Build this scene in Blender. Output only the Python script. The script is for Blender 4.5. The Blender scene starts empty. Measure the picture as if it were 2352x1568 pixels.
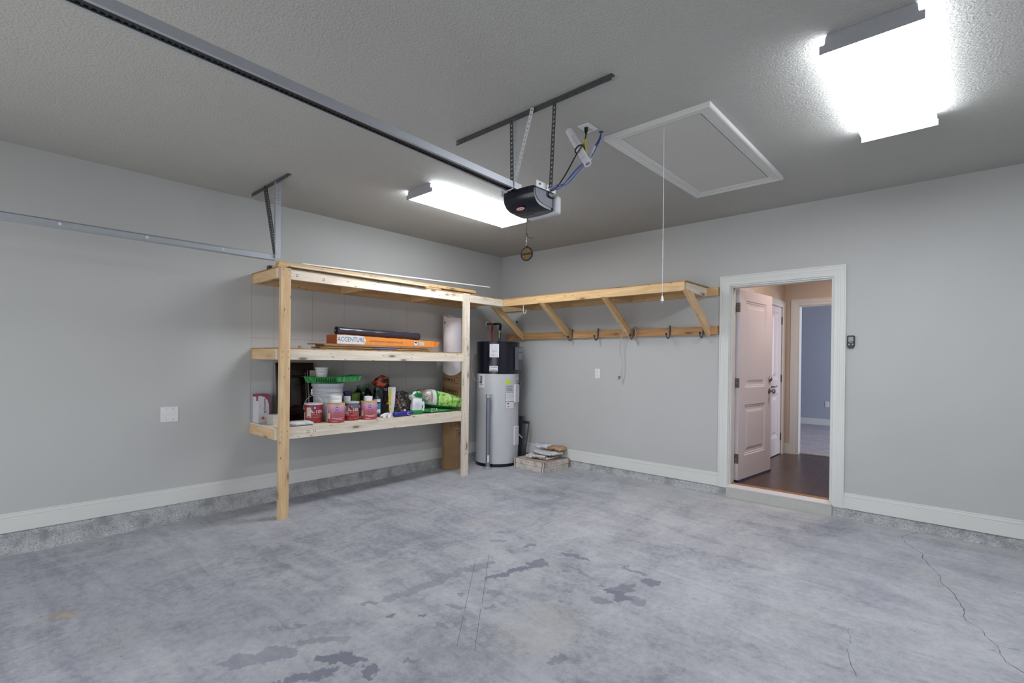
import bpy, bmesh, math, random
from mathutils import Vector, Matrix, noise
random.seed(7)
sc = bpy.context.scene
COL = sc.collection
R = math.radians
pi = math.pi

# ------------------------------------------------------------------ materials
def srgb(c):
    return tuple((x/12.92 if x <= .04045 else ((x+.055)/1.055)**2.4) for x in c)
def hexc(r, g, b): return srgb((r/255, g/255, b/255))
class NT:
    def __init__(s, name):
        s.m = bpy.data.materials.new(name); s.m.use_nodes = True
        s.t = s.m.node_tree; s.n = s.t.nodes; s.l = s.t.links
        s.p = s.n['Principled BSDF']
    def add(s, typ, **kw):
        nd = s.n.new(typ)
        for k, v in kw.items():
            if k in nd.inputs: nd.inputs[k].default_value = v
            else: setattr(nd, k, v)
        return nd
    def link(s, a, b): s.l.new(a, b)
    def math(s, op, a, b=None):
        nd = s.n.new('ShaderNodeMath'); nd.operation = op
        for i, v in enumerate((a, b)):
            if v is None: continue
            if isinstance(v, (int, float)): nd.inputs[i].default_value = v
            else: s.l.new(v, nd.inputs[i])
        return nd.outputs[0]
    def mix(s, fac, a, b, mode='MIX'):
        nd = s.n.new('ShaderNodeMix'); nd.data_type = 'RGBA'; nd.blend_type = mode
        for i, v in ((0, fac), (6, a), (7, b)):
            if isinstance(v, (int, float)): nd.inputs[i].default_value = v
            elif isinstance(v, tuple): nd.inputs[i].default_value = (*v[:3], 1)
            else: s.l.new(v, nd.inputs[i])
        return nd.outputs[2]
    def obj(s):
        return s.add('ShaderNodeTexCoord').outputs['Object']
    def mapping(s, vec, scale=(1,1,1), loc=(0,0,0), rot=(0,0,0), typ='POINT'):
        nd = s.n.new('ShaderNodeMapping'); nd.vector_type = typ
        nd.inputs['Location'].default_value = loc; nd.inputs['Rotation'].default_value = rot; nd.inputs['Scale'].default_value = scale
        s.l.new(vec, nd.inputs['Vector']); return nd.outputs[0]
    def noise(s, vec, scale, detail=3, rough=.5, dist=0):
        nd = s.n.new('ShaderNodeTexNoise')
        nd.inputs['Scale'].default_value = scale; nd.inputs['Detail'].default_value = detail
        nd.inputs['Roughness'].default_value = rough; nd.inputs['Distortion'].default_value = dist
        s.l.new(vec, nd.inputs['Vector']); return nd.outputs[0]
    def ramp(s, fac, stops, interp='LINEAR'):
        nd = s.n.new('ShaderNodeValToRGB'); cr = nd.color_ramp; cr.interpolation = interp
        while len(cr.elements) < len(stops): cr.elements.new(.5)
        for e, (p, c) in zip(cr.elements, stops):
            e.position = p; e.color = (*c[:3], 1) if isinstance(c, tuple) else (c, c, c, 1)
        s.l.new(fac, nd.inputs[0]); return nd.outputs[0]
    def rng(s, v, a, b, c=0., d=1.):
        nd = s.n.new('ShaderNodeMapRange'); nd.clamp = True
        for i, x in enumerate((a, b, c, d)): nd.inputs[i+1].default_value = x
        s.l.new(v, nd.inputs[0]); return nd.outputs[0]
    def bump(s, h, strength=.3, dist=.01):
        nd = s.n.new('ShaderNodeBump'); nd.inputs['Strength'].default_value = strength; nd.inputs['Distance'].default_value = dist
        s.l.new(h, nd.inputs['Height']); s.l.new(nd.outputs[0], s.p.inputs['Normal'])
    def base(s, c):
        if isinstance(c, tuple): s.p.inputs['Base Color'].default_value = (*c[:3], 1)
        else: s.l.new(c, s.p.inputs['Base Color'])
    def rough(s, v): s.p.inputs['Roughness'].default_value = v
MATS = {}
def simple(name, col, rough=.6, metal=0., var=.06, scale=30, **kw):
    if name in MATS: return MATS[name]
    t = NT(name); o = t.obj(); n = t.noise(o, scale, 3)
    c = tuple(col); lo = tuple(x*(1-var*1.6) for x in c); hi = tuple(min(1, x*(1+var*1.6)) for x in c)
    t.base(t.ramp(n, [(.3, lo), (.7, hi)])); t.rough(rough); t.p.inputs['Metallic'].default_value = metal
    for k, v in kw.items(): t.p.inputs[k].default_value = v
    MATS[name] = t.m; return t.m

def paint(name, col, bscale=140, bstr=.25, rough=.65, coarse=.0, dist=.002):
    t = NT(name); o = t.obj(); n = t.noise(o, bscale, 3, .6)
    big = t.noise(o, .8, 3)
    c = tuple(col)
    t.base(t.ramp(big, [(.3, tuple(x*.965 for x in c)), (.7, tuple(min(1, x*1.03) for x in c))]))
    t.rough(rough); h = n
    if coarse:
        m2 = t.rng(t.noise(o, coarse, 4, .55), .44, .6)
        h = t.math('ADD', n, t.math('MULTIPLY', m2, 1.6))
    t.bump(h, bstr, dist); return t.m

def wood(name, c1, c2, knot=(.16, .08, .035), rough=.62, ktr=.15, stamp=False):
    t = NT(name); o = t.obj()
    inf = t.add('ShaderNodeObjectInfo').outputs['Random']
    off = t.add('ShaderNodeCombineXYZ'); t.link(t.math('MULTIPLY', inf, 37.), off.inputs[0]); t.link(t.math('MULTIPLY', inf, 11.), off.inputs[1]); t.link(t.math('MULTIPLY', inf, 5.), off.inputs[2])
    va = t.add('ShaderNodeVectorMath', operation='ADD'); t.link(o, va.inputs[0]); t.link(off.outputs[0], va.inputs[1]); o = va.outputs[0]
    st = t.mapping(o, (1.1, 16, 16))
    g = t.noise(st, 2.2, 6, .62, .5)
    fine = t.noise(t.mapping(o, (5, 120, 120)), 2.0, 3, .6)
    col = t.ramp(g, [(.28, c2), (.5, tuple((a+b)/2 for a, b in zip(c1, c2))), (.68, c1)])
    col = t.mix(t.rng(fine, .35, .75, 0, .28), col, tuple(x*.72 for x in c2))
    tint = t.rng(inf, 0, 1, .86, 1.06)
    cc = t.add('ShaderNodeCombineXYZ')
    for i in range(3): t.link(tint, cc.inputs[i])
    col = t.mix(1., col, cc.outputs[0], 'MULTIPLY')
    vo = t.n.new('ShaderNodeTexVoronoi'); vo.inputs['Scale'].default_value = 1.
    t.link(t.mapping(o, (2.8, 9.5, 9.5)), vo.inputs['Vector'])
    k = t.rng(vo.outputs['Distance'], ktr, ktr*.5, 0, .85)
    halo = t.rng(vo.outputs['Distance'], ktr*2.4, ktr, 0, .35)
    col = t.mix(halo, col, tuple(x*.62 for x in c2)); col = t.mix(k, col, knot)
    v2 = t.n.new('ShaderNodeTexVoronoi'); v2.inputs['Scale'].default_value = 1.; t.link(t.mapping(o, (8, 26, 26), loc=(3, 1, 2)), v2.inputs['Vector'])
    col = t.mix(t.rng(v2.outputs['Distance'], .15, .08, 0, .75), col, knot)
    t.base(col); t.rough(rough); t.bump(fine, .15, .002); return t.m

PINE = wood('pine_pale', hexc(243, 236, 226), hexc(220, 204, 180))  # paler pine; bleaching by light on the beam fronts is put into its colour
PINEO = wood('pine_orange', hexc(230, 200, 152), hexc(204, 164, 112))
PINEP = wood('pine_post', hexc(232, 204, 166), hexc(208, 170, 124))
PLY = wood('oriented_board', hexc(196, 160, 112), hexc(150, 112, 70), ktr=.2)
LAM = wood('laminate_core', hexc(184, 150, 110), hexc(130, 98, 66), ktr=.02)
WALL = paint('wall_paint', hexc(184, 185, 185), 130, .22)
CEIL = paint('ceiling_texture', hexc(180, 179, 175), 170, .42, .8, coarse=78, dist=.004)
TRIMW = paint('trim_white', hexc(214, 215, 213), 60, .03, .42)
DOORW = paint('door_white', hexc(214, 206, 212), 40, .04, .4)
HALLW = paint('hall_paint', hexc(196, 180, 168), 130, .2)
ROOMW = paint('room_paint', hexc(166, 170, 182), 130, .2)
WHITE = simple('white_plastic', hexc(226, 226, 228), .4, var=.02)
WHITE2 = simple('white_metal', hexc(205, 206, 212), .4, .1, var=.02)
BLACK = simple('black_plastic', hexc(22, 23, 28), .35, var=.05)
BLACKG = simple('black_gloss', hexc(14, 15, 30), .22, var=.05)
DKGREY = simple('dark_grey', hexc(66, 68, 76), .5)
MIDGREY = simple('mid_grey', hexc(140, 142, 152), .45)
GALV = simple('galvanized', hexc(176, 180, 188), .42, .55, .04, 300)
GALVD = simple('galvanized_dark', hexc(96, 96, 98), .5, .6, .1, 60)
STEEL = simple('satin_nickel', hexc(150, 142, 140), .28, .9)
PIPE = simple('zinc_pipe', hexc(128, 134, 146), .45, .6, .16, 90)
RED = simple('red_pipe', hexc(150, 40, 34), .45)
BLUE = simple('blue_pipe', hexc(34, 48, 120), .45)
YEL = simple('yellow', hexc(214, 196, 30), .5)
TANK = simple('tank_enamel', hexc(190, 192, 198), .35, var=.015)
GREEN = simple('green_cap', hexc(24, 120, 88), .4)
DKBOT = simple('dark_bottle', hexc(14, 24, 20), .2)
PAPER = simple('paper_white', hexc(214, 214, 222), .8, var=.04)
CREAM = simple('cream', hexc(204, 196, 182), .7)
INK = simple('ink_dark', hexc(40, 44, 50), .7)
INKG = simple('ink_grey', hexc(128, 130, 140), .7)
TEAL = simple('ink_teal', hexc(66, 96, 100), .7)
REDL = simple('label_red', hexc(152, 46, 48), .45)
LBLUE = simple('label_blue', hexc(50, 50, 140), .45)
ORANGE = simple('orange', hexc(214, 120, 44), .5)

def mat_floor():
    t = NT('concrete_floor'); o = t.obj()
    n1 = t.noise(o, .55, 6, .6, .6)
    n2 = t.noise(t.mapping(o, (1.6, .9, 1), rot=(0, 0, .5)), 2.2, 9, .68, .9)
    n3 = t.noise(t.mapping(o, (.7, 3.2, 1), rot=(0, 0, -.1)), 1.7, 8, .66, 1.2)
    n4 = t.noise(o, 26, 6, .7)
    n5 = t.noise(o, 160, 3, .6)
    f = t.math('ADD', t.math('MULTIPLY', n1, .34), t.math('ADD', t.math('MULTIPLY', n2, .26), t.math('MULTIPLY', n3, .22)))
    f = t.math('ADD', f, t.math('ADD', t.math('MULTIPLY', n4, .22), t.math('MULTIPLY', n5, .13)))
    col = t.ramp(f, [(.45, hexc(112, 114, 124)), (.52, hexc(136, 138, 148)), (.585, hexc(160, 162, 170)), (.65, hexc(176, 178, 185)), (.75, hexc(194, 196, 202))])
    warm = t.rng(t.noise(o, 1.1, 4, .6), .58, .72, 0, .35)
    col = t.mix(warm, col, hexc(164, 160, 152))
    # stains
    dn = t.add('ShaderNodeTexNoise', Scale=11., Detail=5., Roughness=.65)
    t.link(o, dn.inputs['Vector'])
    sub = t.add('ShaderNodeVectorMath', operation='SUBTRACT'); t.link(dn.outputs['Color'], sub.inputs[0]); sub.inputs[1].default_value = (.5, .5, .5)
    mul = t.add('ShaderNodeVectorMath', operation='SCALE'); t.link(sub.outputs[0], mul.inputs[0]); mul.inputs['Scale'].default_value = .20
    ad = t.add('ShaderNodeVectorMath', operation='ADD'); t.link(o, ad.inputs[0]); t.link(mul.outputs[0], ad.inputs[1])
    P = ad.outputs[0]
    st = [(2.311, -2.339, .07, .035, .75, .6), (2.642, -2.431, .06, .03, 1.6, .8), (3.031, -2.365, .10, .035, .1, .9),
          (2.835, -2.97, .10, .028, 1.25, .95), (2.88, -2.80, .10, .035, 1.3, 1.), (2.915, -2.64, .085, .055, 1.2, .9),
          (3.641, -2.359, .065, .045, .2, .9), (3.45, -2.28, .10, .02, -.1, .7), (3.547, -2.569, .075, .045, .9, .75), (3.532, -2.66, .05, .035, .3, 1.),
          (3.603, -2.677, .07, .05, .5, .95), (3.674, -2.648, .08, .045, -.2, .6), (3.521, -2.789, .05, .04, .3, .7), (3.685, -3.432, .055, .03, .9, .7),
          (2.60, -4.45, .11, .05, .9, .55), (2.65, -4.316, .10, .06, .8, .6), (2.70, -4.118, .13, .04, .9, .5), (2.66, -3.95, .10, .03, .9, .4),
          (2.922, -4.312, .14, .035, 1.2, .9), (2.871, -4.182, .08, .03, .8, 1.), (2.932, -4.103, .08, .04, .1, 1.), (2.99, -4.07, .06, .025, .2, .9), (3.104, -4.101, .04, .05, .6, 1.),
          (3.177, -3.924, .045, .02, .9, .8), (2.6, -3.35, .34, .045, 1.5, .5), (2.639, -2.952, .12, .05, 1.5, .6), (2.445, -4.186, .08, .02, .9, .7),
          (2.95, -3.42, .05, .03, .5, .6), (3.05, -3.62, .045, .03, .4, .6), (3.2, -2.55, .16, .018, -.2, .55), (2.42, -2.52, .05, .03, .3, .5), (3.0, -3.15, .05, .035, .4, .5), (3.22, -3.0, .09, .06, .6, .35),
          (2.55, -3.75, .05, .02, .7, .6), (2.75, -3.75, .022, .014, .7, .95), (2.86, -3.62, .024, .015, .4, .95), (3.30, -2.83, .045, .02, .6, .55), (3.12, -2.60, .03, .015, -.2, .6), (2.85, -3.30, .03, .02, .4, .6), (3.10, -3.30, .03, .02, .4, .6), (2.5, -2.35, .05, .012, -.4, .6), (2.62, -2.62, .05, .012, -.4, .6), (3.42, -2.62, .035, .022, .3, .7), (3.9, -3.5, .05, .03, .4, .5), (2.2, -3.9, .10, .05, .9, .45), (2.35, -4.35, .3, .14, .9, .35), (3.6, -4.2, .9, .45, .7, .22), (1.9, -4.6, .8, .35, .8, .25), (3.3, -3.75, .5, .16, .5, .25), (.9, -5.0, .8, .4, .6, .25), (4.4, -1.0, .5, .10, -.15, .3), (3.9, -.75, .5, .09, -.2, .3), (5.1, -.75, .45, .09, -.2, .32), (4.7, -1.5, .30, .08, -.4, .35),
          (1.25, -4.9, .30, .22, .8, .38), (1.0, -4.6, .4, .25, .3, .25), (4.4, -3.6, .5, .2, .6, .22), (1.9, -2.2, .3, .06, .9, .22), (2.0, -1.5, .4, .08, .5, .2)]
    cur = None
    for (x, y, a, b, ang, s) in st:
        m = t.mapping(P, (a, b, 4.), (x, y, 0), (0, 0, ang), 'TEXTURE')
        ln = t.add('ShaderNodeVectorMath', operation='LENGTH'); t.link(m, ln.inputs[0])
        soft = (.95, 1.12) if s >= .5 else (.3, 1.4)
        v = t.rng(ln.outputs['Value'], soft[1], soft[0], 0, s*.85)
        cur = v if cur is None else t.math('MAXIMUM', cur, v)
    col = t.mix(cur, col, hexc(104, 107, 124))
    # rust spot
    m = t.mapping(P, (.10, .05, 4), (1.4, -5.0, 0), (0, 0, .8), 'TEXTURE'); ln = t.add('ShaderNodeVectorMath', operation='LENGTH'); t.link(m, ln.inputs[0])
    col = t.mix(t.rng(ln.outputs['Value'], 1.2, .2, 0, .5), col, hexc(176, 146, 92))
    # specks
    vo = t.n.new('ShaderNodeTexVoronoi'); vo.inputs['Scale'].default_value = 7.5; t.link(P, vo.inputs['Vector'])
    col = t.mix(t.rng(vo.outputs['Distance'], .085, .05, 0, .55), col, hexc(80, 84, 96))
    # pale dusty strip along the back wall
    sx = t.add('ShaderNodeSeparateXYZ'); t.link(o, sx.inputs[0])
    col = t.mix(t.rng(t.math('ADD', sx.outputs[1], t.math('MULTIPLY', n2, .12)), -.14, 0., 0, .5), col, hexc(186, 186, 184))
    t.base(col); t.rough(.58); t.bump(t.math('ADD', n4, n5), .12, .004); return t.m
def mat_curb():
    t = NT('rough_concrete'); o = t.obj()
    n = t.noise(t.mapping(o, (1, 1, 1.6)), 90, 8, .75, .5); n2 = t.noise(o, 7, 5, .6)
    col = t.ramp(n, [(.35, hexc(70, 72, 76)), (.41, hexc(150, 152, 156)), (.50, hexc(180, 182, 185)), (.62, hexc(204, 205, 206))])
    col = t.mix(t.rng(n2, .45, .65, 0, .6), col, hexc(112, 114, 120))
    t.base(col); t.rough(.9); t.bump(n, .5, .008); return t.m
def mat_darkwood():
    t = NT('hall_planks'); o = t.obj()
    n = t.noise(t.mapping(o, (14, 1.1, 1)), 3, 5, .6, .5)
    br = t.n.new('ShaderNodeTexBrick'); br.offset = .37
    br.inputs['Scale'].default_value = 1.; br.inputs['Brick Width'].default_value = 1.2; br.inputs['Row Height'].default_value = .15; br.inputs['Mortar Size'].default_value = .0016
    t.link(t.mapping(o, (1, 1, 1), rot=(0, 0, pi/2)), br.inputs['Vector'])
    br.inputs['Color1'].default_value = (1, 1, 1, 1); br.inputs['Color2'].default_value = (.7, .7, .7, 1); br.inputs['Mortar'].default_value = (2, 1.9, 1.9, 1)
    col = t.ramp(n, [(.3, hexc(52, 34, 28)), (.7, hexc(92, 62, 48))])
    col = t.mix(1., col, br.outputs[0], 'MULTIPLY'); t.base(col); t.rough(.3); return t.m
def mat_carpet():
    t = NT('carpet'); o = t.obj(); n = t.noise(o, 60, 6, .7); n2 = t.noise(o, 6, 4, .6)
    col = t.ramp(n, [(.35, hexc(140, 136, 146)), (.65, hexc(206, 200, 208))]); col = t.mix(t.rng(n2, .4, .65, 0, .3), col, hexc(120, 116, 130))
    t.base(col); t.rough(.95); t.bump(n, .8, .02); return t.m
def mat_emit(name, col, s):
    t = NT(name); t.p.inputs['Base Color'].default_value = (.9, .9, .9, 1)
    o = t.obj(); n = t.noise(t.mapping(o, (9, 1.2, 1)), 1.5, 2)
    t.p.inputs['Emission Color'].default_value = (*col, 1); t.link(t.rng(n, .3, .7, s*.9, s*1.1), t.p.inputs['Emission Strength']); return t.m
FLOORM, CURB, HWOOD, CARPET = mat_floor(), mat_curb(), mat_darkwood(), mat_carpet()
LENS = mat_emit('lens_light', (.95, .97, 1.), 21.); LENSS = mat_emit('lens_side', (.90, .95, 1.), 12.)
DRIVE = simple('driveway', hexc(150, 150, 148), .8)

# ------------------------------------------------------------------ mesh helpers
WM = {}
def link(o, parent=None, M=None):
    M = M or Matrix()
    COL.objects.link(o)
    if parent is not None:
        o.parent = parent; o.matrix_parent_inverse = WM[parent.name].inverted()
    o.matrix_basis = M; WM[o.name] = M.copy()
    return o
def tag(o, label=None, cat=None, group=None, kind=None):
    for k, v in (('label', label), ('category', cat), ('group', group), ('kind', kind)):
        if v: o[k] = v
    return o
def root(name, loc, label, cat, group=None):
    o = bpy.data.objects.new(name, None); o.empty_display_size = .05
    link(o, None, Matrix.Translation(loc)); return tag(o, label, cat, group)
class MB:
    def __init__(s): s.b = bmesh.new(); s.mi = 0
    def _set(s, fs):
        for f in fs: f.material_index = s.mi
    def box(s, x0, x1, y0, y1, z0, z1, M=None):
        vs = [s.b.verts.new(p) for p in ((x0,y0,z0),(x1,y0,z0),(x1,y1,z0),(x0,y1,z0),(x0,y0,z1),(x1,y0,z1),(x1,y1,z1),(x0,y1,z1))]
        fs = [s.b.faces.new([vs[i] for i in q]) for q in ((0,3,2,1),(4,5,6,7),(0,1,5,4),(1,2,6,5),(2,3,7,6),(3,0,4,7))]
        s._set(fs)
        if M: bmesh.ops.transform(s.b, matrix=M, verts=vs)
        return s
    def poly(s, pts):
        f = s.b.faces.new([s.b.verts.new(p) for p in pts]); s._set([f]); return s
    def prism(s, pts, off):
        off = Vector(off); a = [s.b.verts.new(p) for p in pts]; c = [s.b.verts.new(Vector(p)+off) for p in pts]; n = len(pts)
        fs = [s.b.faces.new(a[::-1]), s.b.faces.new(c)] + [s.b.faces.new((a[i], a[(i+1) % n], c[(i+1) % n], c[i])) for i in range(n)]
        s._set(fs); return s
    def lathe(s, prof, seg=32, M=None, a0=0, a1=2*pi, capb=False, capt=False):
        full = abs(a1-a0-2*pi) < 1e-6; nn = seg if full else seg+1; rings = []; vs = []
        for (r, z) in prof:
            rg = [s.b.verts.new((r*math.cos(a0+(a1-a0)*i/seg), r*math.sin(a0+(a1-a0)*i/seg), z)) for i in range(nn)]
            rings.append(rg); vs += rg
        fs = []
        for j in range(len(rings)-1):
            for i in range(seg):
                k = (i+1) % nn
                fs.append(s.b.faces.new((rings[j][i], rings[j][k], rings[j+1][k], rings[j+1][i])))
        if capb: fs.append(s.b.faces.new(rings[0][::-1]))
        if capt: fs.append(s.b.faces.new(rings[-1]))
        s._set(fs)
        if M: bmesh.ops.transform(s.b, matrix=M, verts=vs)
        return s
    def cyl(s, p0, p1, r0, r1=None, seg=20):
        p0, p1 = Vector(p0), Vector(p1); d = p1-p0; r1 = r0 if r1 is None else r1
        M = Matrix.Translation(p0) @ d.to_track_quat('Z', 'Y').to_matrix().to_4x4()
        return s.lathe([(r0, 0), (r1, d.length)], seg, M, capb=True, capt=True)
    def tube(s, pts, r, seg=8, smooth=0, closed=False):
        pts = [Vector(p) for p in pts]
        for _ in range(smooth):
            q = [pts[0]]
            for i in range(len(pts)-1): q += [pts[i]*.75+pts[i+1]*.25, pts[i]*.25+pts[i+1]*.75]
            q.append(pts[-1]); pts = q
        rings = []; n = len(pts); up = None
        for i, p in enumerate(pts):
            d = (pts[min(i+1, n-1)]-pts[max(i-1, 0)]).normalized()
            if up is None: up = d.orthogonal().normalized()
            up = (up-d*up.dot(d)).normalized(); w = d.cross(up)
            rings.append([s.b.verts.new(p+(up*math.cos(2*pi*k/seg)+w*math.sin(2*pi*k/seg))*r) for k in range(seg)])
        fs = []
        for j in range(n-1):
            for k in range(seg):
                m = (k+1) % seg; fs.append(s.b.faces.new((rings[j][k], rings[j][m], rings[j+1][m], rings[j+1][k])))
        fs += [s.b.faces.new(rings[0][::-1]), s.b.faces.new(rings[-1])]
        s._set(fs); return s
    def patch(s, c, r, a0, a1, z0, z1, seg=8):
        vs = []
        for i in range(seg+1):
            a = a0+(a1-a0)*i/seg; x, y = c[0]+r*math.cos(a), c[1]+r*math.sin(a)
            vs.append((s.b.verts.new((x, y, z0)), s.b.verts.new((x, y, z1))))
        s._set([s.b.faces.new((vs[i][0], vs[i+1][0], vs[i+1][1], vs[i][1])) for i in range(seg)]); return s
    def perf(s, L, w, pitch, r, M):
        """flat perforated strip along local x"""
        vs0 = len(s.b.verts); n = max(1, int(L/pitch)); pitch = L/n; vs = []; h = w/2; fs = []
        for i in range(n):
            cx = (i+.5)*pitch; hp = pitch/2
            out = [(cx-hp,-h),(cx,-h),(cx+hp,-h),(cx+hp,0),(cx+hp,h),(cx,h),(cx-hp,h),(cx-hp,0)]
            inn = [(cx+r*math.cos(a), r*math.sin(a)) for a in [R(225+45*k) for k in range(8)]]
            a = [s.b.verts.new((x, y, 0)) for x, y in out]; b = [s.b.verts.new((x, y, 0)) for x, y in inn]; vs += a+b
            for k in range(8): fs.append(s.b.faces.new((a[k], a[(k+1) % 8], b[(k+1) % 8], b[k])))
        s._set(fs); bmesh.ops.transform(s.b, matrix=M, verts=vs); return s
    def done(s, name, mats, parent=None, M=None, smooth=0., bevel=0., solid=0.):
        me = bpy.data.meshes.new(name)
        bmesh.ops.recalc_face_normals(s.b, faces=s.b.faces[:])
        s.b.to_mesh(me); s.b.free()
        for m in (mats if isinstance(mats, (list, tuple)) else [mats]): me.materials.append(m)
        if smooth: me.shade_smooth(); me.set_sharp_from_angle(angle=smooth)
        o = bpy.data.objects.new(name, me); link(o, parent, M)
        if bevel:
            b = o.modifiers.new('bevel', 'BEVEL'); b.width = bevel; b.segments = 2; b.limit_method = 'ANGLE'
        if solid:
            q = o.modifiers.new('solid', 'SOLIDIFY'); q.thickness = solid; q.offset = 0
        return o
def frame(p0, p1, up=(0, 0, 1)):
    X = (Vector(p1)-Vector(p0)).normalized(); U = Vector(up); Z = (U-X*U.dot(X)).normalized(); Y = Z.cross(X)
    M = Matrix((X, Y, Z)).transposed().to_4x4(); M.translation = Vector(p0); return M
def board(name, p0, p1, w, h, mat, parent=None, up=(0, 0, 1), bevel=.0015, screws=None):
    """box from p0 to p1 (centre line), w across, h along up"""
    L = (Vector(p1)-Vector(p0)).length; b = MB().box(0, L, -w/2, w/2, -h/2, h/2)
    mats = [mat]
    if screws:
        b.mi = 1; mats.append(INK)
        for (x, y, z, ax) in screws:
            q = .0032; d = .0006
            if ax == 'y-': b.box(x-q, x+q, -w/2-d, -w/2+.001, z-q, z+q)
            if ax == 'z+': b.box(x-q, x+q, y-q, y+q, h/2-.001, h/2+d)
    return b.done(name, mats, parent, frame(p0, p1, up), bevel=0 if screws else bevel)
def blob(name, dims, M, mats, parent=None, e=.5, amp=.02, fr=5., seed=0, flat=.2, nu=36, nv=20, fn=None, fine=.0, sm=1.2):
    """pillow shaped bag: superellipsoid with crumple noise"""
    b = bmesh.new(); rows = []
    def sp(v, q): return math.copysign(abs(v)**q, v)
    for j in range(nv+1):
        ph = -pi/2+pi*j/nv; row = []
        for i in range(nu):
            th = 2*pi*i/nu
            x = sp(math.cos(ph), flat if False else e)*sp(math.cos(th), e); y = sp(math.cos(ph), e)*sp(math.sin(th), e); z = sp(math.sin(ph), .9)
            p = Vector((x*dims[0]/2, y*dims[1]/2, z*dims[2]/2))
            n = noise.noise_vector(p*fr+Vector((seed, seed*2, 3))); p += n*amp
            if fine: p += noise.noise_vector(p*fr*4+Vector((seed, 1, 3)))*fine+noise.noise_vector(p*fr*9+Vector((seed, 1, 9)))*fine*.4
            if fn: p = fn(p)
            p.z = max(p.z, -dims[2]/2)
            row.append(b.verts.new(p))
        rows.append(row)
    for j in range(nv):
        for i in range(nu):
            k = (i+1) % nu
            try: b.faces.new((rows[j][i], rows[j][k], rows[j+1][k], rows[j+1][i]))
            except ValueError: pass
    bmesh.ops.remove_doubles(b, verts=b.verts[:], dist=1e-5)
    mb = MB(); mb.b.free(); mb.b = b
    return mb.done(name, mats, parent, M, smooth=sm)
def text(name, body, size, M, mat, parent, align='CENTER', squash=1., wrap=None, ext=.0004, bold=0., slant=0.):
    cu = bpy.data.curves.new('t', 'FONT'); cu.body = body; cu.size = size; cu.align_x = align; cu.align_y = 'CENTER'; cu.extrude = ext; cu.resolution_u = 3; cu.offset = bold
    ob = bpy.data.objects.new('t', cu); COL.objects.link(ob)
    dg = bpy.context.evaluated_depsgraph_get(); dg.update()
    me = bpy.data.meshes.new_from_object(ob.evaluated_get(dg)); bpy.data.objects.remove(ob); bpy.data.curves.remove(cu)
    for v in me.vertices:
        v.co.x *= squash
        if wrap:
            c, r, a, z, sgn = wrap; x, y, h = v.co
            an = a+sgn*x/r; v.co = Vector((c[0]+(r+h)*math.cos(an), c[1]+(r+h)*math.sin(an), z+sgn*y-slant*x))
    me.materials.clear(); me.materials.append(mat)
    o = bpy.data.objects.new(name, me); return link(o, parent, M or Matrix())
def face_x(x, y, z, rot=0):   # text plane facing +x, reading along +y
    return Matrix.Translation((x, y, z)) @ Matrix(((0,0,1,0),(1,0,0,0),(0,1,0,0),(0,0,0,1))) @ Matrix.Rotation(rot, 4, 'Z')
def face_ny(x, y, z, rot=0):  # facing -y, reading along +x
    return Matrix.Translation((x, y, z)) @ Matrix(((1,0,0,0),(0,0,-1,0),(0,1,0,0),(0,0,0,1))) @ Matrix.Rotation(rot, 4, 'Z')
def dup(o, M, label=None, group=None):
    def cp(a, par):
        c = a.copy(); COL.objects.link(c)
        if par is not None: c.parent = par
        for ch in [x for x in COL.objects if x.parent == a]: cp(ch, c)
        return c
    c = cp(o, None); c.matrix_basis = M; WM[c.name] = M.copy()
    if label: c['label'] = label
    if group: c['group'] = group
    return c
def S(name, mb, mat, parent=None, **kw):
    o = mb.done(name, mat, parent, **kw)
    if parent is None: o['kind'] = 'structure'
    return o

CZ = 2.913
def fz(y): return .015170671*y
# ------------------------------------------------------------------ room shell
XR, YR = 6.0, -6.6
fl = MB()
N = 12
for i in range(N):
    y0, y1 = 0.0+(YR-.0)*i/N, 0.0+(YR)*(i+1)/N
fl.prism([(0, 0, 0), (XR, 0, 0), (XR, YR, fz(YR)), (0, YR, fz(YR))], (0, 0, -.12))
FL = S('floor', fl, FLOORM)
def crack(pts, w, name='crack'):
    m = MB()
    q = []
    for i in range(len(pts)-1):
        a, c = Vector((*pts[i], 0)), Vector((*pts[i+1], 0)); n = max(2, int((c-a).length/.03))
        for k in range(n):
            p = a.lerp(c, k/n); d = (c-a).normalized(); q.append(p+Vector((-d.y, d.x, 0))*random.uniform(-.006, .006)*(k > 0))
    q.append(Vector((*pts[-1], 0)))
    L, Rr = [], []
    for i, p in enumerate(q):
        d = (q[min(i+1, len(q)-1)]-q[max(i-1, 0)]).normalized(); nrm = Vector((-d.y, d.x, 0)); ww = w*random.uniform(.5, 1.1)
        for s, lst in ((1, L), (-1, Rr)):
            v = p+nrm*s*ww/2; v.z = fz(v.y)+.0008; lst.append(m.b.verts.new(v))
    for i in range(len(q)-1): m.b.faces.new((L[i], L[i+1], Rr[i+1], Rr[i]))
    return m.done(name, CRK, FL)
CRK = simple('crack_dark', hexc(84, 84, 90), .9)
crack([(4.83,-.017),(4.799,-.101),(4.739,-.237),(4.793,-.415),(4.85,-.503),(4.896,-.606),(4.892,-.663),(4.953,-.84),(5.003,-.996),(5.011,-1.101),(5.072,-1.237),(5.105,-1.396),(5.121,-1.45),(5.119,-1.544),(5.13,-1.615),(5.192,-1.677),(5.203,-1.752),(5.246,-1.829),(5.254,-1.922),(5.271,-1.991),(5.329,-2.049),(5.5,-2.3)], .0042)
crack([(4.666,-2.152),(4.669,-2.2),(4.69,-2.253),(4.701,-2.312)], .0022)
crack([(4.692,-2.381),(4.713,-2.459),(4.749,-2.563),(4.763,-2.605)], .0026)
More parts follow.
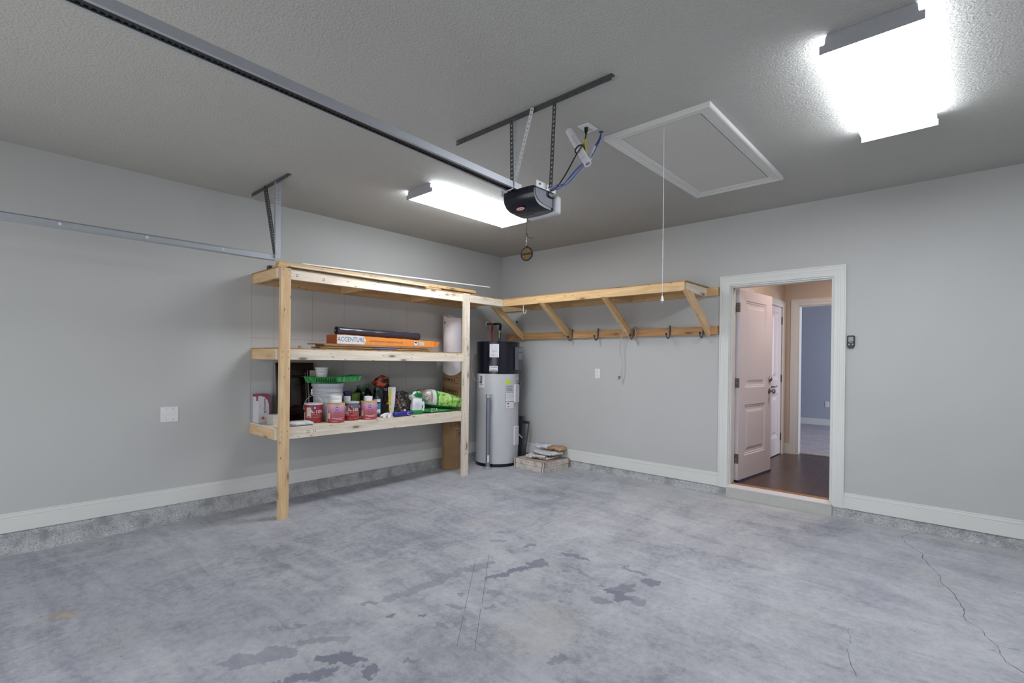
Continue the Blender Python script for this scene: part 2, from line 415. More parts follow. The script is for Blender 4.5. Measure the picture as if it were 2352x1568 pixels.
def scribe(a, c):
    a, c = Vector((*a, fz(a[1])+.0008)), Vector((*c, fz(c[1])+.0008)); d = (c-a).normalized(); n = Vector((-d.y, d.x, 0))*.0011
    MB().poly([a-n, c-n, c+n, a+n]).done('scribed_line', CRK, FL)
scribe((2.547,-2.897),(3.02,-3.43)); scribe((3.06,-3.475),(3.249,-3.688)); scribe((2.546,-2.761),(3.03,-3.30)); scribe((3.07,-3.35),(3.344,-3.655))
scribe((2.479,-.985),(2.424,-2.356))

S('wall_left', MB().box(-.15, 0, YR-.15, .0, -.2, CZ+.05), WALL)
WLF = bpy.data.objects['wall_left']; SEAM = simple('seam_grey', hexc(150, 148, 142), .8)
for y_ in (-3.502, -3.29, -2.893, -2.53, -1.93, -1.69): MB().box(.0, .0006, y_-.0015, y_+.0015, .76, 2.09).done('faint_line', SEAM, WLF)
MB().box(.0, .0006, -3.502, -1.69, 1.573, 1.576).done('faint_line', SEAM, WLF)
wb = MB()
wb.box(-.15, 3.28, 0, .165, .04, CZ+.05); wb.box(4.22, XR+.15, 0, .165, .04, CZ+.05); wb.box(3.28, 4.22, 0, .165, 2.205, CZ+.05)
S('wall_back', wb, WALL)
S('wall_right', MB().box(XR, XR+.15, YR-.15, 0, -.2, CZ+.05), WALL)
wr = MB(); wr.box(0, .55, YR-.15, YR, -.2, CZ+.05); wr.box(5.45, XR, YR-.15, YR, -.2, CZ+.05); wr.box(.55, 5.45, YR-.15, YR, 2.25, CZ+.05)
S('wall_rear', wr, WALL)
S('ceiling', MB().box(-.15, XR+.15, YR-.15, .165, CZ, CZ+.1), CEIL)
S('ground', MB().box(-8, 16, -26, YR-.0, -.3, -.115), DRIVE)
# concrete stem wall below the boards
def curbs(name, a, b_, axis):
    m = MB(); n = 130
    rows = []
    for i in range(n+1):
        t = i/n; rr = []
        for k, (d, z) in enumerate(((.004, .0894), (.012, .082), (.013, .055), (.012, .03), (.024, .02), (.03, .0))):
            if axis == 'y':
                y = a+(b_-a)*t; j = noise.noise(Vector((y*9, k*2.1, 3)))*.006*(k > 0)
                rr.append(m.b.verts.new((max(.002, d+j), y, z+fz(y)*(1-k/5)*0+(fz(y)*(k/5)) if k else z)))
            else:
                x = a+(b_-a)*t; j = noise.noise(Vector((x*9, k*2.1, 7)))*.006*(k > 0)
                rr.append(m.b.verts.new((x, -max(.001, d*.55+j), z)))
        rows.append(rr)
    for i in range(n):
        for k in range(5): m.b.faces.new((rows[i][k], rows[i+1][k], rows[i+1][k+1], rows[i][k+1]))
    return S(name, m, CURB, smooth=1.)
curbs('trim_1', YR, 0, 'y'); curbs('trim_2', 0, 3.285, 'x'); curbs('trim_3', 4.22, XR, 'x')
# solid footing behind the facing
S('trim_4', MB().box(.0, 3.28, .0, .165, -.05, .04).box(4.22, XR, 0, .165, -.05, .04), CURB)
def baseprof(t=.015, z0=.092, z1=.2305):
    return [(0, z0), (t, z0), (t, z1-.036), (t-.005, z1-.034), (t-.005, z1-.031), (t-.001, z1-.028), (t-.002, z1-.016), (t-.008, z1-.013), (t-.008, z1-.009), (t-.005, z1-.006), (t-.007, z1), (0, z1)]
def baseboard(name, p0, p1, mat=TRIMW, z0=.092, z1=.2305, parent=None):
    # runs p0->p1 on the wall; board projects to the right-hand side of the run
    p0, p1 = Vector(p0), Vector(p1); d = p1-p0; u = d.normalized(); nr = Vector((u.y, -u.x, 0)); m = MB()
    m.prism([p0+nr*a+Vector((0, 0, b)) for a, b in baseprof(z0=z0, z1=z1)], d); return S(name, m, mat, parent)
baseboard('baseboard_left', (0.0005, YR, 0), (0.0005, -.016, 0))
baseboard('baseboard_back', (0.0005, -.0005, 0), (3.19, -.0005, 0))
baseboard('baseboard_back_right', (4.305, -.0005, 0), (XR, -.0005, 0))
baseboard('baseboard_right', (XR-.0005, -.016, 0), (XR-.0005, YR, 0))
# door casing (mitred, stepped profile)
CP = [(0, .008), (.004, .011), (.034, .011), (.037, .013), (.050, .013), (.054, .016), (.066, .016), (.070, .0145), (.080, .0145), (.085, .019), (.095, .019), (.095, 0)]
def casing(name, x0, x1, z0, ztop, y, side=-1, w=.095, mat=TRIMW, parent=None):
    m = MB(); k = w/.095
    def ring(px, pz, dx, dz): return [(px+dx*a*k, y+side*b, pz+dz*a*k) for a, b in [(0, 0)]+CP]
    secs = [ring(x0, z0, -1, 0), ring(x0, ztop, -1, 1), ring(x1, ztop, 1, 1), ring(x1, z0, 1, 0)]
    vs = [[m.b.verts.new(p) for p in s] for s in secs]; n = len(vs[0])
    for j in range(3):
        for i in range(n): m.b.faces.new((vs[j][i], vs[j][(i+1) % n], vs[j+1][(i+1) % n], vs[j+1][i]))
    m.b.faces.new(vs[0]); m.b.faces.new(vs[3][::-1])
    return S(name, m, mat, parent)
casing('trim_5', 3.287, 4.213, .088, 2.195, -.0005)
jb = MB(); jb.box(3.28, 3.297, .0, .165, .105, 2.207); jb.box(4.203, 4.22, 0, .165, .105, 2.207); jb.box(3.297, 4.203, 0, .165, 2.182, 2.207)
jb.box(3.297, 3.309, .02, .06, .13, 2.182); jb.box(4.191, 4.203, .02, .12, .13, 2.182); jb.box(3.309, 4.191, .02, .12, 2.170, 2.182)
S('trim_6', jb, TRIMW)
TH = simple('weathered_board', hexc(180, 182, 178), .7, var=.03, scale=9)
S('trim_7', MB().box(3.284, 4.222, -.032, -.001, -.012, .098), TH, bevel=.002)
S('trim_8', MB().prism([(3.29, -.034, .099), (3.29, .035, .105), (3.29, .035, .128), (3.29, -.034, .108)], (.925, 0, 0)), simple('sill_pink', hexc(204, 200, 205), .5, var=.01))
S('trim_9', MB().box(3.297, 4.203, .035, .10, .09, .133), wood('oak_sill', hexc(176, 126, 84), hexc(140, 94, 58)), bevel=.004)
# ------------------------------------------------------------------ hall and far room
HZ = .12
S('floor_hall', MB().box(3.05, 6.3, .1, 2.60, .0, HZ), HWOOD)
S('floor_bedroom', MB().box(.8, 7., 2.60, 6.75, 0, HZ+.012), CARPET)
S('wall_hall_left', MB().box(3.04, 3.19, .165, 1.822, HZ, 2.9).box(3.04, 3.19, 2.378, 2.5, HZ, 2.9).box(3.04, 3.19, 1.822, 2.378, 2.175, 2.9).box(3.04, 3.10, 1.822, 2.378, HZ, 2.175), HALLW)
hb = MB(); hb.box(3.04, 3.375, 2.5, 2.62, HZ, 2.9); hb.box(4.20, 6.3, 2.5, 2.62, HZ, 2.9); hb.box(3.375, 4.20, 2.5, 2.62, 2.205, 2.9)
S('wall_hall_back', hb, HALLW)
S('wall_hall_right', MB().box(6.2, 6.3, .165, 2.5, HZ, 2.9), HALLW)
S('ceiling_hall', MB().box(3.04, 6.3, .165, 2.62, 2.9, 2.96), CEIL)
bb = MB(); bb.box(.8, 7., 6.6, 6.7, HZ, 2.9); bb.box(.7, .8, 2.6, 6.7, HZ, 2.9); bb.box(7., 7.1, 2.6, 6.7, HZ, 2.9)
S('wall_bedroom', bb, ROOMW)
S('wall_bedroom_front', MB().box(.8, 3.04, 2.5, 2.62, HZ, 2.9).box(6.3, 7., 2.5, 2.62, HZ, 2.9), ROOMW)
S('ceiling_bedroom', MB().box(.7, 7.1, 2.62, 6.7, 2.9, 2.96), CEIL)
baseboard('baseboard_bedroom', (.8, 6.5995, 0), (7., 6.5995, 0), TRIMW, HZ, HZ+.14)
baseboard('baseboard_hall', (3.19, 2.4995, 0), (3.28, 2.4995, 0), TRIMW, HZ, HZ+.14)
casing('trim_10', 3.365, 4.21, HZ, 2.20, 2.4995, w=.09)
S('trim_11', MB().box(3.365, 3.38, 2.4995, 2.62, HZ, 2.203).box(4.195, 4.21, 2.4995, 2.62, HZ, 2.203).box(3.38, 4.195, 2.4995, 2.62, 2.188, 2.203), TRIMW)

def panel_door(W_, H_, T_, rects):
    """door leaf, local x width, z height, relief on y=0 face (facing -y), thickness to +y"""
    m = MB(); xs = sorted({0, W_} | {r[0] for r in rects} | {r[1] for r in rects}); zs = sorted({0, H_} | {r[2] for r in rects} | {r[3] for r in rects})
    ST = [(0, 0), (.010, .007), (.022, .008), (.030, .013), (.055, .013), (.085, .004)]
    for i in range(len(xs)-1):
        for j in range(len(zs)-1):
            a, b, c, d = xs[i], xs[i+1], zs[j], zs[j+1]
            hit = [r for r in rects if abs(r[0]-a) < 1e-6 and abs(r[1]-b) < 1e-6 and abs(r[2]-c) < 1e-6 and abs(r[3]-d) < 1e-6]
            if hit:
                prev = None
                for (ins, dep) in ST:
                    q = [m.b.verts.new(p) for p in ((a+ins, dep, c+ins), (b-ins, dep, c+ins), (b-ins, dep, d-ins), (a+ins, dep, d-ins))]
                    if prev:
                        for k in range(4): m.b.faces.new((prev[k], prev[(k+1) % 4], q[(k+1) % 4], q[k]))
                    prev = q
                m.b.faces.new(prev)
            else: m.poly([(a, 0, c), (b, 0, c), (b, 0, d), (a, 0, d)])
    m.poly([(0, T_, 0), (0, T_, H_), (W_, T_, H_), (W_, T_, 0)])
    m.poly([(0, 0, 0), (0, 0, H_), (0, T_, H_), (0, T_, 0)]); m.poly([(W_, 0, 0), (W_, T_, 0), (W_, T_, H_), (W_, 0, H_)])
    m.poly([(0, 0, 0), (0, T_, 0), (W_, T_, 0), (W_, 0, 0)]); m.poly([(0, 0, H_), (W_, 0, H_), (W_, T_, H_), (0, T_, H_)])
    bmesh.ops.remove_doubles(m.b, verts=m.b.verts[:], dist=1e-6); return m
def hinge(parent, M):
    m = MB().box(-.022, .022, -.0025, .0015, -.05, .05); m.cyl((.025, -.004, -.05), (.025, -.004, .05), .006, seg=10)
    m.mi = 1; m.box(-.004, .004, -.0032, -.0024, -.004, .004); m.box(-.008, -.002, -.0032, -.0024, .03, .036); m.box(-.008, -.002, -.0032, -.0024, -.036, -.03)
    return m.done('hinge', [simple('hinge_metal', hexc(120, 114, 108), .4, .6), WHITE2], parent, M)
# open leaf: hinge corner (3.329,.181) running to (3.41,1.057)
h = Vector((3.329, .181, .14)); dl = (Vector((3.41, 1.057, .14))-h).normalized()
# local x = dl, local y (thickness) = to -x side, local z up
Y = Vector((-dl.y, dl.x, 0)); MD = Matrix((dl, Y, Vector((0, 0, 1)))).transposed().to_4x4(); MD.translation = h
D1 = panel_door(.885, 2.035, .044, [(.155, .72, .245, .795), (.155, .72, .98, 1.925)]).done('door_1', DOORW, None, MD); tag(D1, kind='structure')
for z in (1.84, 1.035, .228):
    M = MD @ Matrix.Translation((0, .022, z)) @ Matrix(((0,1,0,0),(1,0,0,0),(0,0,1,0),(0,0,0,1)))
    M = MD @ Matrix.Translation((-.0005, .022, z)) @ Matrix.Rotation(-pi/2, 4, 'Z')
    hinge(D1, M)
KN = [(.0, 0), (.032, 0), (.033, .006), (.014, .012), (.012, .03), (.024, .038), (.029, .05), (.024, .062), (.0, .066)]
def outm(x, z): return MD @ Matrix.Translation((x, -.001, z)) @ Matrix.Rotation(pi/2, 4, 'X')
MB().lathe(KN, 20).done('door_knob', STEEL, D1, outm(.825, .925), smooth=.8)
MB().lathe([(0, 0), (.03, 0), (.031, .008), (.024, .022), (.020, .024), (0, .026)], 20).done('deadbolt', STEEL, D1, outm(.83, 1.065), smooth=.8)
MB().box(.0, .89, -.004, .0, -.022, .0).done('door_sweep', simple('sweep_blue', hexc(60, 70, 110), .5), D1, MD)
# closed hall door on the left hall wall (faces +x)
MF = Matrix(((0,-1,0,3.182),(1,0,0,1.826),(0,0,1,HZ+.012),(0,0,0,1)))
D2 = panel_door(.549, 2.045, .03, [(.12, .429, .235, .845), (.12, .429, 1.035, 1.96)]).done('door_2', DOORW, None, MF); tag(D2, kind='structure')
for z in (1.86, 1.05, .235): MB().box(.542, .566, -.012, .002, z-.05, z+.05).done('hinge', simple('hinge_bronze', hexc(96, 66, 54), .4, .5), D2, MF)
lv = MB().lathe([(0, 0), (.03, 0), (.03, .008), (.012, .012), (.012, .05), (0, .052)], 18); lv.tube([(0, 0, .045), (.05, .0, .047), (.11, .006, .045), (.125, .012, .045)], .008, smooth=1)
lv.done('door_handle', STEEL, D2, MF @ Matrix.Translation((.065, -.001, .945)) @ Matrix.Rotation(pi/2, 4, 'X'), smooth=.8)
cs = casing('trim_12', 0, .560, 0, 2.055, 0, w=.085); cs.matrix_basis = Matrix(((0,-1,0,3.1915),(1,0,0,1.820),(0,0,1,HZ),(0,0,0,1)))
cs = casing('trim_13', 0, .5, 0, 2.055, 0, w=.085); cs.matrix_basis = Matrix(((0,-1,0,3.1915),(1,0,0,.45),(0,0,1,HZ),(0,0,0,1)))
S('door_3', MB().box(3.15, 3.196, .46, .94, HZ+.01, 2.16), DOORW)

# ------------------------------------------------------------------ outlets and wall plates
def outlet(name, M, label, plugs=2, w=.075, h=.118, group=None, holes=True):
    r = root(name, M.translation, label, 'outlet', group)
    MB().box(-w/2, w/2, -.006, 0, -h/2, h/2).done('cover_plate', WHITE, r, M, bevel=.002)
    if holes:
        for s in (-1, 1):
            m = MB().box(-.017, .017, -.0085, -.005, -.014+s*.022, .014+s*.022); m.mi = 1
            for x in (-.007, .007): m.box(x-.0015, x+.0015, -.0092, -.0084, s*.022-.002, s*.022+.007)
            m.box(-.003, .003, -.0092, -.0084, s*.022-.011, s*.022-.006)
            m.done('socket', [WHITE, INK], r, M)
    return r
outlet('wall_outlet', Matrix.Translation((1.69, -.0005, 1.235)), 'white double outlet on the garage wall below the hooks')
outlet('wall_outlet', Matrix.Translation((2.992, 6.599, .565)), 'white outlet on the blue wall of the carpeted room beyond the hall')
r = root('blank_wall_plate', (0, -4.164, .878), 'square blank white cover plate on the left wall', 'wall plate')
MB().box(0, .006, -4.232, -4.098, .814, .945).done('cover_plate', WHITE, r, bevel=.003)
for y, z in ((-4.19, .925), (-4.14, .925), (-4.19, .834), (-4.14, .834)): MB().cyl((.005, y, z), (.0075, y, z), .004, seg=10).done('screw', MIDGREY, r)
# wall console of the opener
r = root('wall_button', (4.348, 0, 1.53), 'small black door opener control on the wall right of the doorway', 'control')
ou = [(-.029, .052), (-.022, .057), (.022, .057), (.029, .052), (.029, -.035), (.018, -.057), (-.018, -.057), (-.029, -.035)]
MB().prism([(4.348+x, -.0005, 1.588+z) for x, z in ou], (0, -.02, 0)).done('housing', BLACK, r, bevel=.003)
MB().box(4.329, 4.367, -.0225, -.020, 1.590, 1.632).done('push_button', MIDGREY, r, bevel=.001)
for x in (4.335, 4.361): MB().cyl((x, -.019, 1.565), (x, -.0235, 1.565), .008, seg=14).done('small_button', MIDGREY, r)
text('lettering', 'GENIE', .010, face_ny(4.348, -.0207, 1.581), PAPER, r)
# ------------------------------------------------------------------ left shelving
U = root('storage_shelving', (.3, -2.4, 0), 'tall site-built pine shelving along the left wall, two posts and three decks', 'shelving')
def post(y0, y1, top, mat):
    m = MB(); y = (y0+y1)/2; zb = fz(y)
    scr = []
    L = top-zb
    for zc in (2.14, 1.41, .70):
        for dz in (-.025, .025):
            for dy in (-.028, .026): scr.append((zc+dz-zb, dy, 0, 'z+'))
    return board('leg', (.6215, y, zb), (.6215, y, top), .089, .038, mat, U, up=(1, 0, 0), screws=scr)
post(-3.49, -3.401, 2.185, PINEP); post(-1.312, -1.223, 2.190, PINE)
X0, XF = .0005, .602
def shelf(zt, zb, y0, y1, mat, jo, deckmat=PLY, dk=.012):
    zc = (zt-dk+zb)/2; hh = zt-dk-zb
    board('front_beam', (XF-.019, y0, zc), (XF-.019, y1, zc), .038, hh, mat, U)
    board('wall_ledger', (.0195, y0, zc), (.0195, y1, zc), .038, hh, PINEO, U)
    for y in jo: board('joist', (.0385, y, zc), (XF-.0385, y, zc), .038, hh, PINEO if y != jo[0] else PINEP, U)
    MB().box(X0, XF, y0, y1, zt-dk, zt).done('deck', deckmat, U)
shelf(2.195, 2.094, -3.502, -.605, PINE, (-3.483, -2.575, -1.65, -.83))
shelf(1.475, 1.366, -3.502, -1.25, PINE, (-3.483, -2.6, -1.9, -1.27))
shelf(.755, .648, -3.502, -1.25, PINE, (-3.483, -2.6, -1.9, -1.27), deckmat=PINE)
STM = simple('stamp_ink', hexc(120, 108, 100), .8)
for (y_, z_, tx) in ((-3.33, 2.135, '26'), (-3.08, 2.13, '72'), (-3.21, .70, '22'), (-3.15, .70, '12')): text('stamp', tx, .034, face_x(.6025, y_, z_, -pi/2 if z_ > 1 else 0), STM, U)
for z_ in (.30, .245): text('stamp', '22', .03, face_x(.6415, -1.268, z_), STM, U)
# ------------------------------------------------------------------ right bracketed shelf
Q = root('wall_shelf', (1.8, -.3, 1.68), 'long braced pine shelf on the back wall, with slanted struts above the hook rail', 'shelf')
XA, XB = .606, 3.062
board('front_beam', (XA, -.586, 2.139), (XB, -.586, 2.139), .038, .090, PINEO, Q)
board('wall_ledger', (.045, -.0195, 2.139), (3.18, -.0195, 2.139), .038, .090, PINEO, Q)
for x in (.66, 1.272, 2.16, 3.043): board('joist', (x, -.039, 2.139), (x, -.567, 2.139), .038, .089, PINE if x > 3 else PINEO, Q)
MB().box(XA, 3.075, -.607, -.0005, 2.1845, 2.195).done('deck', PLY, Q)
for x in (.455, 1.272, 2.16, 3.085):
    p0, p1 = Vector((x, -.560, 2.075)), Vector((x, -.060, 1.735))
    if x < .6: p0, p1 = Vector((x, -.56, 2.07)), Vector((x, -.06, 1.735))
    d = (p1-p0).normalized(); nrm = Vector((0, d.z, -d.y)); M = frame(p0, p1, up=(0, -nrm.y, -nrm.z)) if nrm.z < 0 else frame(p0, p1, up=nrm)
    # prism in the yz plane with plumb cut at the wall and level cut at the top
    t = .089/2; n2 = Vector((0, -d.z, d.y)); 
    if n2.z < 0: n2 = -n2
    a = p0+n2*t; b = p0-n2*t; c = p1-n2*t; e = p1+n2*t
    def at_z(p, z): return p+d*((z-p.z)/d.z)
    def at_y(p, y): return p+d*((y-p.y)/d.y)
    pts = [at_z(a, 2.0935), at_z(b, 2.0935), at_y(c, -.039), at_y(e, -.039)]
    Mi = frame(p0, p1); inv = Mi.inverted(); m = MB()
    m.prism([inv @ (q+Vector((-.019, 0, 0))) for q in pts], inv.to_3x3() @ Vector((.038, 0, 0)))
    m.mi = 1
    for z in (.03, .06): m.box(.0, .01, 0, .001, 0, .001, Matrix.Translation((0, 0, 0))) if False else None
    m.done('brace', [PINEP if x > 3 else PINEO], Q, Mi, bevel=.0015)
board('hook_rail', (.14, -.0195, 1.729), (3.18, -.0195, 1.729), .038, .089, wood('pine_rail', hexc(214, 170, 118), hexc(180, 130, 82)), Q)
# hooks
HK = simple('hook_vinyl', hexc(92, 92, 100), .5)
def hook(x, lab):
    r = root('storage_hook', (x, -.04, 1.73), lab, 'hook', 'grey utility hooks on the rail')
    z = 0.0
    MB().box(x-.011, x+.011, -.044, -.0392, 1.700, 1.800).done('mounting_plate', HK, r, bevel=.0015)
    a = [(x, -.050, 1.79)]+[(x, -.050, 1.70)]
    a += [(x, -.088+.038*math.cos(t), 1.69-.038*math.sin(t)) for t in [pi*k/8 for k in range(0, 9)]]
    MB().tube(a+[(x, -.128, 1.695)], .0075, 10).done('hook_arm', HK, r, smooth=1.)
    MB().tube([(x, -.1275, 1.690), (x, -.131, 1.712)], .0105, 10).done('rubber_tip', BLACK, r, smooth=1.)
    for zz in (1.785, 1.745): MB().cyl((x, -.044, zz), (x, -.0475, zz), .0045, seg=8).done('screw', GALVD, r)
hk = ['grey J hook on the rail under the second brace from the corner', 'grey J hook directly above the garage wall outlet', 'grey J hook carrying the looped cord beside the third brace', 'grey J hook standing alone between the third and last brace', 'grey J hook at the foot of the last brace, nearest the doorway']
for x, l in zip((1.318, 1.714, 2.206, 2.654, 3.03), hk): hook(x, l)
hw = MB().tube([(.937, -.575, 2.095), (.937, -.575, 2.03)]+[(.937+.022-.022*math.cos(t), -.575+.0, 2.01-.024*math.sin(t)) for t in [pi*k/7 for k in range(8)]]+[(.983, -.575, 2.03)], .0042, 8)
tag(hw.done('ceiling_hook', WHITE, None, smooth=1.), 'white screw-in hook under the front beam of the braced shelf', 'hook')
# cord on hook three
r = root('looped_cable', (2.1, -.09, 1.7), 'pale thin cord looped over the third hook, its small plug hanging down', 'cord')
CORD = simple('cord_grey', hexc(176, 172, 170), .6)
c = MB().tube([(2.150, -.085, 1.70), (2.104, -.09, 1.762), (2.087, -.09, 1.711), (2.044, -.09, 1.597), (2.043, -.07, 1.494), (2.074, -.06, 1.389), (2.060, -.06, 1.285), (2.045, -.06, 1.215)], .0042, 6, 2)
c.tube([(2.150, -.085, 1.70), (2.165, -.088, 1.755), (2.173, -.09, 1.775), (2.212, -.09, 1.799), (2.250, -.09, 1.775), (2.266, -.09, 1.735), (2.262, -.09, 1.70), (2.237, -.09, 1.661), (2.207, -.09, 1.652), (2.185, -.09, 1.658)], .0042, 6, 2)
c.done('cord_loop', CORD, r, smooth=1.)
MB().box(2.020, 2.045, -.072, -.052, 1.185, 1.215).cyl((2.026, -.062, 1.187), (2.018, -.062, 1.168), .002).cyl((2.036, -.062, 1.187), (2.028, -.062, 1.168), .002).done('plug', simple('plug_grey', hexc(110, 112, 112), .5), r, bevel=.003)
tw = MB(); q_ = []
for k in range(60):
    t_ = k/59; yy = -.40+.27*t_; zc = 2.075+(yy+.56)*(-.34/.5); a_ = 2*pi*4.2*t_
    q_.append((2.16+.022*max(-1, min(1, 1.5*math.cos(a_))), yy+.036*max(-1, min(1, 1.5*math.sin(a_))), zc+.048*max(-1, min(1, 1.5*math.sin(a_)))))
tw.tube(q_+[(2.13, -.13, 1.76), (2.12, -.12, 1.74)], .0016, 5)
tag(tw.done('twine', PAPER, None), 'thin white twine wound around the third slanted brace', 'string')
# ------------------------------------------------------------------ garage door track
T = root('garage_door_track', (.72, -5., 2.25), 'galvanized horizontal garage door track hanging by the left wall', 'track')
xt = .70
tr = MB()
pr = [(0, 0), (.006, 0), (.006, -.003), (.0, -.003)]
prof = [(.004, .052), (.012, .052), (.014, .048), (.014, .006), (.012, .002), (-.022, 0), (-.034, .006), (-.036, .016), (-.034, .017), (-.031, .008), (-.022, .003), (.009, .005), (.011, .008), (.011, .046), (.009, .049), (.004, .049)]
tr.prism([(xt+a, -6.55, 2.214+b+.00) for a, b in prof], (0, 2.98, .006)); tr.done('track_rail', GALV, T)
ang = MB().box(xt+.0145, xt+.0185, -6.5, -3.9, 2.2255, 2.2625); ang.box(xt-.010, xt+.0185, -6.5, -3.9, 2.2605, 2.2635)
ang.done('stiffening_angle', GALV, T)
for y in (-4.95, -4.48, -3.98): 
    MB().cyl((xt+.017, y, 2.245), (xt+.025, y, 2.245), .012, .007, 12).done('rivet', WHITE2, T, smooth=.6)
def angle_iron(name, p0, p1, up, w, mat, parent, pitch=.025, r=.0052, both=True, sgn=1, w2=None):
    M = frame(p0, p1, up); L = (Vector(p1)-Vector(p0)).length; m = MB(); w2 = w2 or w
    m.perf(L, w, pitch, r, Matrix.Translation((0, w/2, 0)))
    if both: m.perf(L, w2, pitch, r, Matrix.Translation((0, 0 if sgn < 0 else w, sgn*w2/2)) @ Matrix.Rotation(pi/2, 4, 'X'))
    return m.done(name, mat, parent, M, solid=.0018)
# up vector = direction of second flange side (downwards -z local)
H1 = root('track_hanger', (.72, -3.58, 2.4), 'perforated steel hanger holding the door track from the ceiling', 'bracket')
angle_iron('ceiling_angle', (.18, -3.575, CZ-.002), (.955, -3.575, CZ-.002), (0, 0, 1), .032, GALVD, H1, sgn=-1)
angle_iron('vertical_strap', (.705, -3.578, 2.24), (.700, -3.578, 2.90), (0, 1, 0), .024, GALV, H1, w2=.045)
angle_iron('diagonal_strap', (.705, -3.585, 2.27), (.47, -3.585, 2.90), (0, 1, 0), .026, GALVD, H1)
# ------------------------------------------------------------------ opener
O = root('garage_door_opener', (3.16, -3.08, 2.3), 'black garage door opener with a long steel rail, hanging from the ceiling', 'opener')
pf = [(-3.172, 2.388), (-3.174, 2.355), (-3.166, 2.325), (-3.148, 2.302), (-3.12, 2.288), (-3.07, 2.281), (-3.0, 2.279), (-2.992, 2.285), (-2.992, 2.388)]
# body, with bulging cover
m = MB(); secs = []
for x, k in ((3.045, 0.), (3.055, .006), (3.09, .010), (3.165, .012), (3.24, .010), (3.275, .005), (3.282, 0.)):
    secs.append([m.b.verts.new((x, y-(k if y < -3.1 else 0), z-(k if z < 2.3 else 0))) for y, z in pf])
for j in range(len(secs)-1):
    for i in range(len(pf)): m.b.faces.new((secs[j][i], secs[j][(i+1) % len(pf)], secs[j+1][(i+1) % len(pf)], secs[j+1][i]))
m.b.faces.new(secs[0]); m.b.faces.new(secs[-1][::-1]); m.done('motor_cover', BLACKG, O, smooth=.7)
sp = [(-3.160, 2.386), (-3.160, 2.352), (-3.150, 2.330), (-3.128, 2.312), (-3.09, 2.300), (-3.0, 2.294), (-3.0, 2.386)]
MB().prism([(3.2822, y, z) for y, z in sp], (.0025, 0, 0)).done('side_panel', simple('opener_side', hexc(104, 108, 124), .45), O)
t = NT('frosted_lens'); t.p.inputs['Base Color'].default_value = (.72, .74, .78, 1); t.rough(.35); t.p.inputs['Transmission Weight'].default_value = .35; FROST = t.m
m = MB().box(3.075, 3.31, -2.990, -2.945, 2.262, 2.372); m.done('light_lens', FROST, O, bevel=.012)
for x in (3.293, 3.018):
    MB().box(x-.0015, x+.0015, -3.165, -2.985, 2.382, 2.418).box(min(x, 3.16 if x > 3.1 else x), max(x, 3.05), -3.12, -3.0, 2.386, 2.389).done('mounting_bracket', WHITE2, O)
    for y in (-3.135, -3.05, -3.01): MB().cyl((x, y, 2.402), (x+.006, y, 2.402), .006, seg=6).done('bolt', GALVD, O)
def curv(dz):
    # frame on the rounded lower front of the cover
    n = Vector((0, -.62, -.78)).normalized(); X = Vector((1, 0, 0)); Yv = n.cross(X)
    Mx = Matrix((X, Yv, n)).transposed().to_4x4(); Mx.translation = Vector((3.158, -3.1425, 2.2875))+n*dz; return Mx
def oval(a, b_, n=24): return [(a*math.cos(2*pi*k/n)*1.0, b_*math.sin(2*pi*k/n), 0) for k in range(n)]
MB().prism(oval(.034, .0125), (0, 0, .003)).done('logo_badge', REDL, O, curv(.004))
MB().prism(oval(.029, .0092), (0, 0, .0008)).done('logo_field', simple('logo_white', hexc(230, 205, 205), .5), O, curv(.0071))
text('lettering', 'GENIE', .0150, curv(.0085), REDL, O)
MB().prism([(3.188+.028*math.cos(a), -3.085+.016*math.sin(a), 2.2745) for a in [2*pi*k/20 for k in range(20)]], (0, 0, -.004)).done('control_keys', BLACK, O)
# rail: channel open below
def rail_z(y): return 2.400-(y+3.2)*.032
m = MB(); y0, y1 = -6.5, -3.12
pr = [(-.0375, 0), (-.022, 0), (-.022, .003), (-.0345, .003), (-.0345, .034), (.0345, .034), (.0345, .003), (.022, .003), (.022, 0), (.0375, 0), (.0375, .037), (-.0375, .037)]
m.prism([(3.105+a, y0, rail_z(y0)+b) for a, b in pr], (0, y1-y0, rail_z(y1)-rail_z(y0))); m.done('rail', GALV, O)
m = MB(); m.box(3.087, 3.0895, 0, 1, 0, 1)if False else None
m.prism([(3.105+a, y0, rail_z(y0)+b) for a, b in ((-.020, .004), (.020, .004), (.020, .012), (-.020, .012))], (0, y1-y0, rail_z(y1)-rail_z(y0))); m.done('drive_belt', BLACK, O)
m = MB(); k = 0; yy = -6.4
while yy < -3.2:
    m.box(3.088, 3.094, yy, yy+.012, rail_z(yy)+.000, rail_z(yy)+.005); yy += .02
m.done('drive_chain', simple('chain_black', hexc(34, 30, 26), .4, .5), O)
MB().tube([(3.068, -3.19, 2.400), (3.08, -3.195, 2.392), (3.105, -3.2, 2.389), (3.13, -3.195, 2.392), (3.144, -3.19, 2.400), (3.146, -3.19, 2.44)], .004, 8, 1).done('rail_clamp', GALV, O)
HB = root('opener_hanger', (3.1, -3.05, 2.7), 'perforated steel angle on the ceiling with three straps holding the opener', 'bracket')
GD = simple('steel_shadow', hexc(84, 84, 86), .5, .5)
angle_iron('ceiling_angle', (2.473, -3.058, CZ-.002), (3.715, -3.058, CZ-.002), (0, 0, 1), .034, GD, HB, pitch=.027, r=.0062, sgn=-1)
angle_iron('strap', (2.996, -3.061, 2.405), (2.984, -3.061, 2.895), (0, 1, 0), .028, GD, HB, pitch=.026, r=.0062, both=False)
angle_iron('strap_flange', (3.025, -3.031, 2.405), (3.013, -3.031, 2.895), (1, 0, 0), .028, GALV, HB, pitch=.026, r=.0062, both=False)
angle_iron('strap', (3.303, -3.061, 2.395), (3.325, -3.061, 2.895), (0, 1, 0), .026, GD, HB, pitch=.026, r=.0062, both=False)
